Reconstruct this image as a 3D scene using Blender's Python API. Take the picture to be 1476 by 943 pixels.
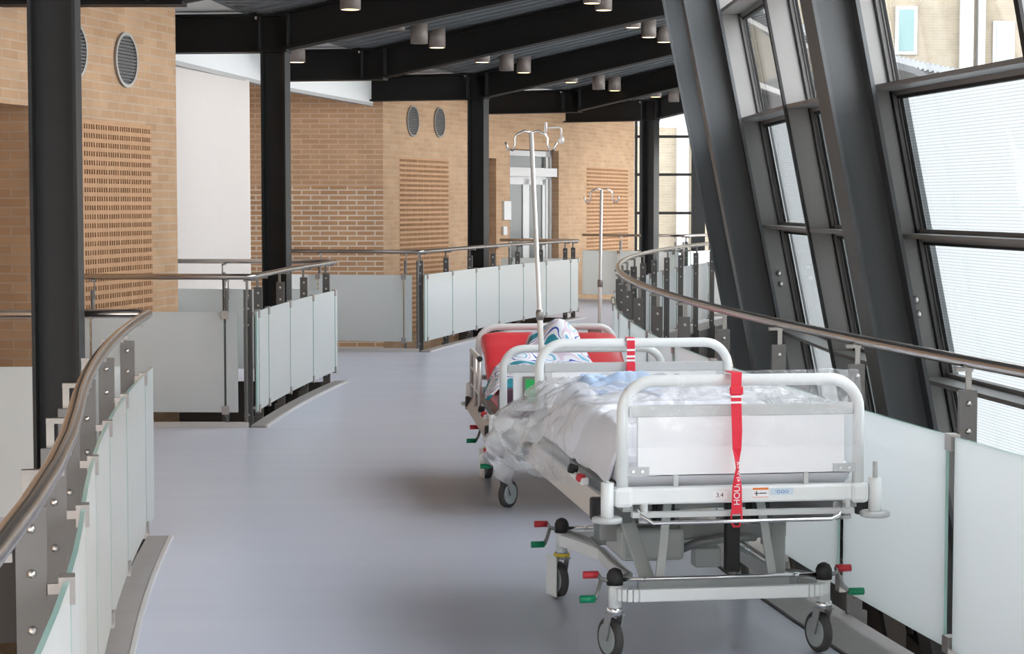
import bpy, math, random
from mathutils import Vector, Matrix, noise
random.seed(7)
S = bpy.context.scene
for o in list(bpy.data.objects): bpy.data.objects.remove(o)
C = S.collection
PI = math.pi
# ------------------------------------------------------------------ camera, world, exposure
cd = bpy.data.cameras.new('camera'); cam = bpy.data.objects.new('camera', cd); C.objects.link(cam)
cam.location = (0, 0, 1.635); cam.rotation_euler = (PI/2 - math.radians(3.6), 0, 0)
cd.sensor_width = 36; cd.lens = 2850/1476*36; cd.clip_end = 300; cd.clip_start = .05
S.camera = cam
S.view_settings.view_transform = 'Standard'; S.view_settings.look = 'None'
S.view_settings.gamma = 1; S.view_settings.use_curve_mapping = False
S.view_settings.exposure = 1.66
w = bpy.data.worlds.new('overcast_sky'); S.world = w; w.use_nodes = True
wn = w.node_tree.nodes; wl = w.node_tree.links
bg = wn['Background']; bg.inputs['Strength'].default_value = 3.2
tc = wn.new('ShaderNodeTexCoord'); sx = wn.new('ShaderNodeSeparateXYZ'); mr = wn.new('ShaderNodeMapRange')
mx = wn.new('ShaderNodeMix'); mx.data_type = 'RGBA'
wl.new(tc.outputs['Generated'], sx.inputs[0]); wl.new(sx.outputs['Z'], mr.inputs['Value'])
mr.inputs['From Min'].default_value = -.05; mr.inputs['From Max'].default_value = .9
wl.new(mr.outputs[0], mx.inputs['Factor'])
mx.inputs['A'].default_value = (.95, .975, 1, 1); mx.inputs['B'].default_value = (.90, .95, 1, 1)
wl.new(mx.outputs['Result'], bg.inputs['Color'])

# ------------------------------------------------------------------ materials
def new_mat(name):
    m = bpy.data.materials.new(name); m.use_nodes = True
    return m, m.node_tree.nodes, m.node_tree.links, m.node_tree.nodes['Principled BSDF']
def plain(name, col, rough=.5, metal=0, spec=.5, var=0, scale=6, bump=0, coat=0):
    m, n, l, b = new_mat(name)
    b.inputs['Base Color'].default_value = (*col, 1); b.inputs['Roughness'].default_value = rough
    b.inputs['Metallic'].default_value = metal; b.inputs['Specular IOR Level'].default_value = spec
    b.inputs['Coat Weight'].default_value = coat
    t = n.new('ShaderNodeTexCoord'); z = n.new('ShaderNodeTexNoise'); z.inputs['Scale'].default_value = scale
    z.inputs['Detail'].default_value = 3
    l.new(t.outputs['Object'], z.inputs['Vector'])
    if var:
        r = n.new('ShaderNodeMix'); r.data_type = 'RGBA'; l.new(z.outputs['Fac'], r.inputs['Factor'])
        r.inputs['A'].default_value = (*[c*(1-var) for c in col], 1); r.inputs['B'].default_value = (*[min(1, c*(1+var)) for c in col], 1)
        l.new(r.outputs['Result'], b.inputs['Base Color'])
    if bump:
        u = n.new('ShaderNodeBump'); u.inputs['Strength'].default_value = bump; u.inputs['Distance'].default_value = .01
        l.new(z.outputs['Fac'], u.inputs['Height']); l.new(u.outputs['Normal'], b.inputs['Normal'])
    return m
def brick(name, c1, c2, mortar, msize=.008):
    m, n, l, b = new_mat(name)
    u = n.new('ShaderNodeUVMap'); u.uv_map = 'UVMap'
    t = n.new('ShaderNodeTexBrick'); l.new(u.outputs['UV'], t.inputs['Vector'])
    t.inputs['Scale'].default_value = 1; t.inputs['Brick Width'].default_value = .24; t.inputs['Row Height'].default_value = .0667
    t.inputs['Mortar Size'].default_value = msize; t.inputs['Mortar Smooth'].default_value = .3; t.inputs['Bias'].default_value = 0
    t.inputs['Color1'].default_value = (*c1, 1); t.inputs['Color2'].default_value = (*c2, 1); t.inputs['Mortar'].default_value = (*mortar, 1)
    z = n.new('ShaderNodeTexNoise'); z.inputs['Scale'].default_value = 3; z.inputs['Detail'].default_value = 5
    l.new(u.outputs['UV'], z.inputs['Vector'])
    r = n.new('ShaderNodeMapRange'); r.inputs['To Min'].default_value = .8; r.inputs['To Max'].default_value = 1.2
    l.new(z.outputs['Fac'], r.inputs['Value'])
    x = n.new('ShaderNodeMix'); x.data_type = 'RGBA'; x.blend_type = 'MULTIPLY'; x.inputs['Factor'].default_value = 1
    l.new(t.outputs['Color'], x.inputs['A']); l.new(r.outputs[0], x.inputs['B']); l.new(x.outputs['Result'], b.inputs['Base Color'])
    p = n.new('ShaderNodeBump'); p.inputs['Strength'].default_value = .5; p.inputs['Distance'].default_value = .006; p.invert = True
    l.new(t.outputs['Fac'], p.inputs['Height']); l.new(p.outputs['Normal'], b.inputs['Normal'])
    b.inputs['Roughness'].default_value = .85; b.inputs['Specular IOR Level'].default_value = .2
    return m
def sheet_mat(name, clear, gloss_rough, gloss, tint=(1, 1, 1), milk=0.0, bump=0, bscale=8, gk=.8, layers=0):
    """thin clear sheet: transparent + glossy reflection + a little milky scatter"""
    m, n, l, b = new_mat(name); n.remove(b); out = n['Material Output']
    t = n.new('ShaderNodeBsdfTransparent'); t.inputs['Color'].default_value = (*[c*clear for c in tint], 1)
    g = n.new('ShaderNodeBsdfGlossy'); g.inputs['Roughness'].default_value = gloss_rough
    d = n.new('ShaderNodeBsdfTranslucent'); d.inputs['Color'].default_value = (.95, .95, .97, 1)
    d2 = n.new('ShaderNodeBsdfDiffuse'); d2.inputs['Color'].default_value = (.95, .95, .97, 1)
    md = n.new('ShaderNodeMixShader'); l.new(d.outputs[0], md.inputs[1]); l.new(d2.outputs[0], md.inputs[2])
    m1 = n.new('ShaderNodeMixShader'); m1.inputs[0].default_value = milk
    l.new(t.outputs[0], m1.inputs[1]); l.new(md.outputs[0], m1.inputs[2])
    f = n.new('ShaderNodeLayerWeight'); f.inputs['Blend'].default_value = .5
    pw = n.new('ShaderNodeMath'); pw.operation = 'POWER'; pw.inputs[1].default_value = 4; l.new(f.outputs['Facing'], pw.inputs[0])
    a = n.new('ShaderNodeMath'); a.operation = 'MULTIPLY_ADD'; a.inputs[1].default_value = gk; a.inputs[2].default_value = gloss; a.use_clamp = True
    l.new(pw.outputs[0], a.inputs[0])
    if layers:                                             # more crumpled layers of film towards the head of the bed
        to = n.new('ShaderNodeTexCoord'); sp = n.new('ShaderNodeSeparateXYZ'); l.new(to.outputs['Object'], sp.inputs[0])
        ml = n.new('ShaderNodeMapRange'); l.new(sp.outputs['Y'], ml.inputs['Value']); ml.inputs['From Min'].default_value = -.1; ml.inputs['From Max'].default_value = .6
        ml.inputs['To Min'].default_value = layers; ml.inputs['To Max'].default_value = milk; l.new(ml.outputs[0], m1.inputs[0])
    m2 = n.new('ShaderNodeMixShader'); l.new(a.outputs[0], m2.inputs[0]); l.new(m1.outputs[0], m2.inputs[1]); l.new(g.outputs[0], m2.inputs[2])
    l.new(m2.outputs[0], out.inputs['Surface'])
    if bump:
        tcx = n.new('ShaderNodeTexCoord'); z = n.new('ShaderNodeTexNoise'); z.inputs['Scale'].default_value = bscale; z.inputs['Detail'].default_value = 3
        z.inputs['Distortion'].default_value = 1.5
        l.new(tcx.outputs['Object'], z.inputs['Vector'])
        u = n.new('ShaderNodeBump'); u.inputs['Strength'].default_value = bump; u.inputs['Distance'].default_value = .03
        l.new(z.outputs['Fac'], u.inputs['Height']); l.new(u.outputs['Normal'], g.inputs['Normal']); l.new(u.outputs['Normal'], f.inputs['Normal'])
    return m
M = {}
M['brick'] = brick('yellow_brick', (.455, .295, .178), (.39, .24, .138), (.44, .32, .222))
M['brick_red'] = brick('red_brick', (.58, .345, .195), (.49, .275, .15), (.76, .64, .52), .011)
M['brick_mid'] = brick('reddish_brick', (.60, .37, .22), (.53, .315, .18), (.66, .46, .32), .010)
M['brick_out'] = brick('outside_brick', (.20, .17, .125), (.18, .15, .11), (.21, .19, .15))
M['hole'] = plain('perforated_brick', (.45, .265, .15), .85, spec=.2, var=.15, scale=9)
M['black'] = plain('black_steel', (.007, .0065, .006), .5, spec=.2, var=.2)
M['column'] = plain('dark_grey_steel', (.017, .0175, .018), .45, spec=.25, var=.2)
M['facade'] = plain('facade_grey_steel', (.075, .081, .086), .42, var=.2, scale=1.5)
M['fin'] = plain('mullion_grey', (.22, .212, .205), .4, var=.1, scale=2)
M['gasket'] = plain('black_gasket', (.012, .012, .012), .6)
M['alu'] = plain('aluminium', (.42, .42, .42), .35, metal=.6)
M['steel'] = plain('brushed_stainless', (.47, .425, .395), .22, metal=.97, var=.06, scale=20)
M['bracket'] = plain('dull_stainless', (.30, .285, .265), .4, metal=.75)
M['post'] = plain('post_grey_paint', (.125, .118, .112), .42, spec=.5, var=.1)
M['pale_steel'] = plain('pale_satin_steel', (.74, .72, .69), .35, metal=.35)
M['bolt'] = plain('bolt_steel', (.6, .58, .56), .3, metal=1)
M['clamp'] = plain('clamp_steel', (.40, .37, .35), .35, metal=.7)
M['kerb'] = plain('grey_kerb', (.33, .31, .30), .5, var=.1)
M['kerb_edge'] = plain('kerb_edge_strip', (.62, .6, .58), .35, metal=.3)
M['white_wall'] = plain('white_plaster', (.66, .60, .555), .8, var=.02)
M['ceiling'] = plain('ceiling_white', (.80, .80, .79), .8)
M['strip'] = plain('shadow_gap_trim', (.45, .44, .43), .6)
M['deck'] = plain('grey_roof_deck', (.13, .14, .148), .5, metal=.2, var=.08)
M['slab'] = plain('dark_slab_edge', (.06, .052, .048), .6)
M['lower'] = plain('lower_floor', (.10, .10, .10), .5)
M['lamp_body'] = plain('lamp_grey_brown', (.17, .14, .125), .5)
M['door_white'] = plain('door_white_paint', (.44, .43, .415), .4)
M['white'] = plain('bed_white_enamel', (.84, .87, .86), .28, var=.02)
M['panel'] = plain('bed_white_laminate', (.92, .93, .94), .3)
M['grey_rail'] = plain('bed_grey_plastic', (.55, .57, .565), .4)
M['frame'] = plain('bed_grey_green_paint', (.46, .49, .47), .38, var=.08)
M['frame_dark'] = plain('bed_dark_grey_metal', (.30, .31, .30), .4, metal=.3, var=.1)  # darker grey than the bed frame paint
M['plank'] = plain('pale_aluminium_plank', (.72, .71, .70), .35, metal=.2)
M['tan'] = plain('tan_aluminium', (.50, .42, .36), .4, metal=.2)
M['rubber'] = plain('black_rubber', (.02, .02, .02), .6)
M['tyre'] = plain('grey_tyre', (.06, .058, .056), .6)
M['hub'] = plain('wheel_grey', (.38, .42, .42), .4)
M['chrome'] = plain('chrome', (.8, .8, .8), .12, metal=1)
M['red'] = plain('red_vinyl', (.78, .05, .06), .38, var=.06, bump=.1, scale=5)
M['red_grip'] = plain('red_grip', (.60, .035, .05), .4)
M['green_grip'] = plain('green_grip', (.0, .26, .12), .4)
M['yellow'] = plain('yellow_plastic', (.75, .58, .05), .5)
M['purple'] = plain('purple_vinyl', (.16, .075, .13), .45, var=.1)
M['sheet'] = plain('white_bed_linen', (.86, .87, .92), .8, var=.03, bump=.15, scale=7)
M['blue'] = plain('pale_blue_linen', (.50, .66, .92), .8, var=.12, bump=.2, scale=12)
M['green_sheet'] = plain('green_card', (.03, .50, .12), .4)
M['strap'] = plain('red_strap', (.80, .02, .05), .5)
M['print'] = plain('white_print', (.95, .95, .95), .5)
M['ink'] = plain('black_ink', (.02, .02, .02), .5)
M['orange'] = plain('orange_print', (.85, .20, .02), .5)
M['label_blue'] = plain('pale_blue_label', (.66, .78, .84), .4)
M['ink_blue'] = plain('blue_ink', (.12, .30, .60), .5)
M['grey_card'] = plain('grey_panel', (.52, .52, .5), .45)
M['dark_glass'] = plain('dark_door_glass', (.09, .095, .085), .25, spec=.2)
M['teal_glass'] = plain('teal_window_glass', (.07, .14, .14), .1)
M['pale_glass'] = plain('pale_window_glass', (.20, .25, .25), .1)
M['white_paint'] = plain('white_render', (.36, .36, .36), .7)
M['zinc'] = plain('zinc_roof', (.05, .053, .056), .5)
M['ground'] = plain('pale_paving', (.5, .5, .48), .9)
M['glass'] = sheet_mat('window_glass', .96, .02, .02)
M['plastic'] = sheet_mat('clear_plastic_film', .985, .14, .045, milk=.28, bump=.45, bscale=6, gk=.35, layers=.075)
M['clear_hook'] = sheet_mat('clear_hook_plastic', .95, .1, .15, milk=.3)
# linoleum floor
m, n, l, b = new_mat('blue_grey_linoleum'); M['floor'] = m
t = n.new('ShaderNodeTexCoord'); z = n.new('ShaderNodeTexNoise'); z.inputs['Scale'].default_value = .9; z.inputs['Detail'].default_value = 6
l.new(t.outputs['Object'], z.inputs['Vector'])
x = n.new('ShaderNodeMix'); x.data_type = 'RGBA'; l.new(z.outputs['Fac'], x.inputs['Factor'])
x.inputs['A'].default_value = (.50, .52, .605, 1); x.inputs['B'].default_value = (.57, .585, .67, 1)
z2 = n.new('ShaderNodeTexNoise'); z2.inputs['Scale'].default_value = 1; z2.inputs['Detail'].default_value = 4
mp = n.new('ShaderNodeMapping'); mp.inputs['Scale'].default_value = (.5, 4, 1); l.new(t.outputs['Object'], mp.inputs[0]); l.new(mp.outputs[0], z2.inputs['Vector'])
r = n.new('ShaderNodeMapRange'); r.inputs['To Min'].default_value = .22; r.inputs['To Max'].default_value = .42
l.new(z2.outputs['Fac'], r.inputs['Value']); l.new(r.outputs[0], b.inputs['Roughness'])
l.new(x.outputs['Result'], b.inputs['Base Color']); b.inputs['Specular IOR Level'].default_value = .55
# white back-painted glass
def frosted(name, col, trans):
    m, n, l, b = new_mat(name); out = n['Material Output']
    b.inputs['Base Color'].default_value = (*col, 1); b.inputs['Roughness'].default_value = .08; b.inputs['Specular IOR Level'].default_value = .6
    z = n.new('ShaderNodeBsdfTranslucent'); z.inputs['Color'].default_value = (*col, 1)
    t = n.new('ShaderNodeTexCoord'); q = n.new('ShaderNodeTexNoise'); q.inputs['Scale'].default_value = .7
    l.new(t.outputs['Object'], q.inputs['Vector'])
    v = n.new('ShaderNodeMapRange'); v.inputs['To Min'].default_value = trans-.05; v.inputs['To Max'].default_value = trans+.05
    l.new(q.outputs['Fac'], v.inputs['Value'])
    x = n.new('ShaderNodeMixShader'); l.new(v.outputs[0], x.inputs[0]); l.new(b.outputs[0], x.inputs[1]); l.new(z.outputs[0], x.inputs[2])
    l.new(x.outputs[0], out.inputs['Surface']); return m
M['frost'] = frosted('white_backed_glass', (.88, .905, .90), .55)
M['frost_backlit'] = frosted('backlit_white_glass', (.95, .965, .965), .72)  # same glass, paler and more translucent: its backlight is put into the colour
M['frost_edge'] = plain('green_glass_edge', (.35, .55, .50), .15)
# striped blind behind the panes
m, n, l, b = new_mat('striped_white_blind'); M['blind'] = m; n.remove(b); out = n['Material Output']
u = n.new('ShaderNodeUVMap'); u.uv_map = 'UVMap'; s = n.new('ShaderNodeSeparateXYZ'); l.new(u.outputs['UV'], s.inputs[0])
q = n.new('ShaderNodeMath'); q.operation = 'MULTIPLY'; q.inputs[1].default_value = 2*PI/.0165; l.new(s.outputs['Y'], q.inputs[0])
q2 = n.new('ShaderNodeMath'); q2.operation = 'SINE'; l.new(q.outputs[0], q2.inputs[0])
v = n.new('ShaderNodeMapRange'); v.inputs['From Min'].default_value = -.3; v.inputs['From Max'].default_value = -.9; l.new(q2.outputs[0], v.inputs['Value'])
x = n.new('ShaderNodeMix'); x.data_type = 'RGBA'; l.new(v.outputs[0], x.inputs['Factor'])
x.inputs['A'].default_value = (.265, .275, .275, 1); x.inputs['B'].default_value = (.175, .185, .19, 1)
d1 = n.new('ShaderNodeBsdfDiffuse'); d2 = n.new('ShaderNodeBsdfTranslucent'); l.new(x.outputs['Result'], d1.inputs[0]); l.new(x.outputs['Result'], d2.inputs[0])
k = n.new('ShaderNodeMixShader'); k.inputs[0].default_value = .8; l.new(d1.outputs[0], k.inputs[1]); l.new(d2.outputs[0], k.inputs[2]); l.new(k.outputs[0], out.inputs['Surface'])
# patterned duvet
m, n, l, b = new_mat('patterned_cotton'); M['pattern'] = m
t = n.new('ShaderNodeTexCoord'); z = n.new('ShaderNodeTexNoise'); z.inputs['Scale'].default_value = 8; z.inputs['Detail'].default_value = 0; z.inputs['Distortion'].default_value = .3
l.new(t.outputs['Object'], z.inputs['Vector'])
cr = n.new('ShaderNodeValToRGB'); e = cr.color_ramp; e.interpolation = 'CONSTANT'
e.elements[0].position = 0; e.elements[0].color = (.03, .28, .36, 1)
e.elements[1].position = .34; e.elements[1].color = (.86, .87, .92, 1)
for p, c in ((.42, (.05, .08, .42, 1)), (.455, (.85, .86, .92, 1)), (.54, (.74, .62, .72, 1)), (.60, (.86, .87, .92, 1)), (.66, (.22, .52, .72, 1)), (.70, (.86, .88, .93, 1))):
    q = e.elements.new(p); q.color = c
l.new(z.outputs['Fac'], cr.inputs['Fac']); l.new(cr.outputs[0], b.inputs['Base Color']); b.inputs['Roughness'].default_value = .85
# lit lamp lens
m, n, l, b = new_mat('warm_lamp_lens'); M['lens'] = m
b.inputs['Base Color'].default_value = (1, .8, .5, 1); b.inputs['Emission Color'].default_value = (1, .72, .36, 1); b.inputs['Emission Strength'].default_value = 1.1

# ------------------------------------------------------------------ mesh helpers
LOC = {}
class MB:
    def __init__(s): s.v = []; s.f = []; s.m = []; s.uv = {}; s.sm = []
    def face(s, idx, mi=0, uv=None, sm=False):
        if uv: s.uv[len(s.f)] = uv
        s.f.append(idx); s.m.append(mi); s.sm.append(sm)
    def add(s, pts): k = len(s.v); s.v += [Vector(p) for p in pts]; return k
    def quad(s, a, b, c, d, mi=0, uv=None):
        k = s.add((a, b, c, d)); s.face((k, k+1, k+2, k+3), mi, uv); return s
    def hexa(s, p, mi=0, side=None):           # p: 4 bottom, 4 top
        k = s.add(p); side = mi if side is None else side
        s.face((k+3, k+2, k+1, k), mi); s.face((k+4, k+5, k+6, k+7), mi)
        for i in range(4): j = (i+1) % 4; s.face((k+i, k+j, k+4+j, k+4+i), side)
        return s
    def box(s, c, d, X=(1, 0, 0), Y=(0, 1, 0), Z=(0, 0, 1), mi=0):
        c = Vector(c); X = Vector(X)*d[0]/2; Y = Vector(Y)*d[1]/2; Z = Vector(Z)*d[2]/2
        return s.hexa([c-X-Y-Z, c+X-Y-Z, c+X+Y-Z, c-X+Y-Z, c-X-Y+Z, c+X-Y+Z, c+X+Y+Z, c-X+Y+Z], mi)
    def b2(s, lo, hi, mi=0):
        return s.box([(lo[i]+hi[i])/2 for i in range(3)], [hi[i]-lo[i] for i in range(3)], mi=mi)
    def bar(s, p, q, w, h, up=(0, 0, 1), mi=0):
        p = Vector(p); q = Vector(q); Y = (q-p).normalized(); X = Y.cross(Vector(up))
        X = X.normalized() if X.length > 1e-6 else Vector((1, 0, 0)); Z = X.cross(Y)
        return s.box((p+q)/2, (w, (q-p).length, h), X, Y, Z, mi)
    def tube(s, pts, r, n=10, mi=0, closed=False):
        pts = [Vector(p) for p in pts]; N = len(pts); rr = r if isinstance(r, (list, tuple)) else [r]*N
        T = []
        for i in range(N):
            a = pts[i-1] if (i or closed) else pts[0]; b = pts[(i+1) % N] if (i < N-1 or closed) else pts[-1]
            T.append((b-a).normalized())
        u = Vector((0, 0, 1)) if abs(T[0].z) < .9 else Vector((1, 0, 0))
        u = (u - T[0]*u.dot(T[0])).normalized(); k = len(s.v)
        for i in range(N):
            u = (u - T[i]*u.dot(T[i])).normalized(); w_ = T[i].cross(u)
            for j in range(n):
                a = 2*PI*j/n; s.v.append(pts[i] + (u*math.cos(a)+w_*math.sin(a))*rr[i])
        for i in range(N if closed else N-1):
            i2 = (i+1) % N
            for j in range(n):
                j2 = (j+1) % n; s.face((k+i*n+j, k+i*n+j2, k+i2*n+j2, k+i2*n+j), mi, sm=True)
        if not closed:
            s.face(tuple(k+j for j in range(n))[::-1], mi); s.face(tuple(k+(N-1)*n+j for j in range(n)), mi)
        return s
    def cyl(s, p, q, r, n=14, mi=0, r2=None): return s.tube([p, q], [r, r if r2 is None else r2], n, mi)
    def lathe(s, c, ax, prof, n=20, mi=0):      # prof: (distance along axis, radius)
        ax = Vector(ax).normalized(); c = Vector(c)
        u = ax.cross(Vector((0, 0, 1))); u = u.normalized() if u.length > 1e-4 else Vector((1, 0, 0)); w_ = ax.cross(u); k = len(s.v)
        for d, r in prof:
            for j in range(n):
                a = 2*PI*j/n; s.v.append(c+ax*d+(u*math.cos(a)+w_*math.sin(a))*r)
        for i in range(len(prof)-1):
            for j in range(n):
                j2 = (j+1) % n; s.face((k+i*n+j, k+i*n+j2, k+(i+1)*n+j2, k+(i+1)*n+j), mi, sm=True)
        s.face(tuple(k+j for j in range(n))[::-1], mi); s.face(tuple(k+(len(prof)-1)*n+j for j in range(n)), mi)
        return s
    def grid(s, fn, nu, nv, mi=0):
        k = len(s.v)
        for i in range(nu+1):
            for j in range(nv+1): s.v.append(Vector(fn(i/nu, j/nv)))
        for i in range(nu):
            for j in range(nv):
                a = k+i*(nv+1)+j; s.face((a, a+nv+1, a+nv+2, a+1), mi, sm=True)
        return s
    def mesh(s, name, mats, off=Vector((0, 0, 0))):
        me = bpy.data.meshes.new(name); me.from_pydata([tuple(p-off) for p in s.v], [], s.f)
        for mm in (mats if isinstance(mats, (list, tuple)) else [mats]): me.materials.append(mm)
        me.polygons.foreach_set('material_index', s.m); me.polygons.foreach_set('use_smooth', s.sm)
        if s.uv:
            ul = me.uv_layers.new(name='UVMap')
            for fi, uv in s.uv.items():
                for li, t_ in zip(me.polygons[fi].loop_indices, uv): ul.data[li].uv = t_
        me.update(); return me
    def build(s, name, mats, parent=None, bevel=0, solid=0):
        off = LOC.get(parent.name, Vector((0, 0, 0))) if parent is not None else Vector((0, 0, 0))
        o = bpy.data.objects.new(name, s.mesh(name, mats, off)); C.objects.link(o)
        if parent is not None: o.parent = parent; LOC[o.name] = off
        if solid:
            d = o.modifiers.new('solid', 'SOLIDIFY'); d.thickness = solid; d.offset = 0
        if bevel:
            d = o.modifiers.new('bevel', 'BEVEL'); d.width = bevel; d.segments = 2; d.limit_method = 'ANGLE'
        return o
def tag(o, label=None, cat=None, group=None, kind=None):
    if label: o['label'] = label
    if cat: o['category'] = cat
    if group: o['group'] = group
    if kind: o['kind'] = kind
    return o
def empty(name, loc=(0, 0, 0), rz=0, local=False):
    o = bpy.data.objects.new(name, None); C.objects.link(o); o.location = loc; o.rotation_euler = (0, 0, rz)
    o.empty_display_size = .1
    LOC[o.name] = Vector((0, 0, 0)) if local else Vector(loc); return o
def inst(name, me, parent, mat):
    o = bpy.data.objects.new(name, me); C.objects.link(o); o.parent = parent; o.matrix_local = mat; return o
def V(x, y, z): return Vector((x, y, z))
def lerp(a, b, t): return a+(b-a)*t
def sstep(a, b, x): t = max(0, min(1, (x-a)/(b-a))); return t*t*(3-2*t)

# ------------------------------------------------------------------ plan of the curved walkway
CLX, CLY, RL = 38.925, 12.99, 40.77        # left edge of the walkway (arc)
CRX, CRY, RR = 40.745, 14.20, 39.925       # right handrail (arc)
def Lo(a): return V(-math.cos(a), math.sin(a), 0)          # outward from the walkway on the left
def Lt(a): return V(math.sin(a), math.cos(a), 0)           # along the walkway
def L(a, u, z=0):
    near = min(2.4, max(0, 5-(CLY+RL*math.sin(a))))                  # the nearest stretch runs straighter
    return V(CLX, CLY, z) + Lo(a)*(RL+u+.034*near*near)
def Ro(a): return V(math.cos(a), -math.sin(a), 0)          # outward on the right (towards the glass facade)
def Rt(a): return V(math.sin(a), math.cos(a), 0)
def R(a, u, z=0): return V(CRX, CRY, z) - Ro(a)*(RR-u)
def aL(Y): return math.asin((Y-CLY)/RL)
def aR(Y): return math.asin((Y-CRY)/RR)
def steps(a, b, d=.0125):
    n_ = max(1, int(round(abs(b-a)/d))); return [a+(b-a)*i/n_ for i in range(n_+1)]
def arc_strip(mb, fn, a0, a1, u0, u1, z0, z1, mi=0, d=.0125):
    A = steps(a0, a1, d)
    for p, q in zip(A, A[1:]):
        mb.hexa([fn(p, u0, z0), fn(p, u1, z0), fn(q, u1, z0), fn(q, u0, z0), fn(p, u0, z1), fn(p, u1, z1), fn(q, u1, z1), fn(q, u0, z1)], mi)
W1 = aL(9.55); W2 = (aL(14.3), aL(17.95)); W3 = (aL(21.57), aL(27.95)); W4 = aL(32.0)
Z_B, Z_T = 2.94, 3.27                       # underside and top of the roof beams
BEAMS = [-.091, .006, .106, .201, .302, .395, .472]

# ------------------------------------------------------------------ floor, kerbs, lower storey
mb = MB()
def floor_piece(a0, a1, uleft):
    for p, q in zip(steps(a0, a1), steps(a0, a1)[1:]):
        def rp(a):                          # right edge on the same outward line
            o = L(a, uleft); d = -Lo(a); c = V(CRX, CRY, 0); rad = RR+.02
            oc = o-c; bq = oc.dot(d); disc = bq*bq-(oc.length_squared-rad*rad); return o + d*(-bq-math.sqrt(disc))
        a_, b_, c_, d_ = L(p, uleft), rp(p), rp(q), L(q, uleft); k = V(0, 0, -.5)
        mb.hexa([a_+k, b_+k, c_+k, d_+k, a_, b_, c_, d_], 0, 1)
floor_piece(aL(-8), W1, .07); floor_piece(W1, W2[0], 3.2); floor_piece(*W2, .07); floor_piece(W2[1], W3[0], 3.4)
floor_piece(*W3, .07); floor_piece(W3[1], W4, 3.4); floor_piece(W4, aL(38), .07)
tag(mb.build('floor', [M['floor'], M['slab']]), 'blue grey linoleum walkway floor with side bridges', 'floor', kind='structure')
kn = 0
for a0, a1 in ((aL(-8), W1), W2, W3, (W4, aL(38))):
    kn += 1; mb = MB(); arc_strip(mb, L, a0, a1, -.03, .075, -.02, .016); arc_strip(mb, L, a0, a1, -.048, -.03, -.02, .02, 1)
    tag(mb.build('trim_%d' % kn, [M['kerb'], M['kerb_edge']]), 'grey kerb strip along the left edge of the walkway', 'kerb', kind='structure')
mb = MB(); arc_strip(mb, R, aR(-8), aR(36), -.25, -.01, -.02, .008); arc_strip(mb, R, aR(-8), aR(36), -.262, -.255, -.02, .004, 1)
tag(mb.build('trim_5', [M['kerb'], M['gasket']]), 'grey metal kerb strip along the right edge under the glass', 'kerb', kind='structure')
for i, (a, s_) in enumerate(((W2[0], 1), (W3[0], 1), (W4, 1))):
    mb = MB(); mb.bar(L(a, .1, .012)+Lt(a)*.03, L(a, 3.1, .012)+Lt(a)*.03, .05, .05)
    tag(mb.build('trim_%d' % (6+i), M['kerb_edge']), 'pale metal strip along the bridge edge below the glass', 'trim', kind='structure')
    mb = MB(); mb.bar(L(a, .15, -.25)+Lt(a)*3.2, L(a, 3.1, -.25)+Lt(a)*3.2, .05, .5)
mb = MB(); mb.quad(V(-14, -4, -3.6), V(6, -4, -3.6), V(14, 46, -3.6), V(-14, 46, -3.6))
tag(mb.build('floor_lower', M['lower']), 'dark floor of the storey below seen through the wells', 'floor', kind='structure')
mb = MB(); mb.quad(V(3, -30, -3.65), V(90, -30, -3.65), V(90, 90, -3.65), V(3, 90, -3.65))
mb.quad(V(3, -30, -3.66), V(3, -30, -3.65), V(90, -30, -3.65), V(90, -30, -3.66)); tag(mb.build('ground', M['ground']), 'pale paving outside the glass facade', 'ground', kind='structure')

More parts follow.
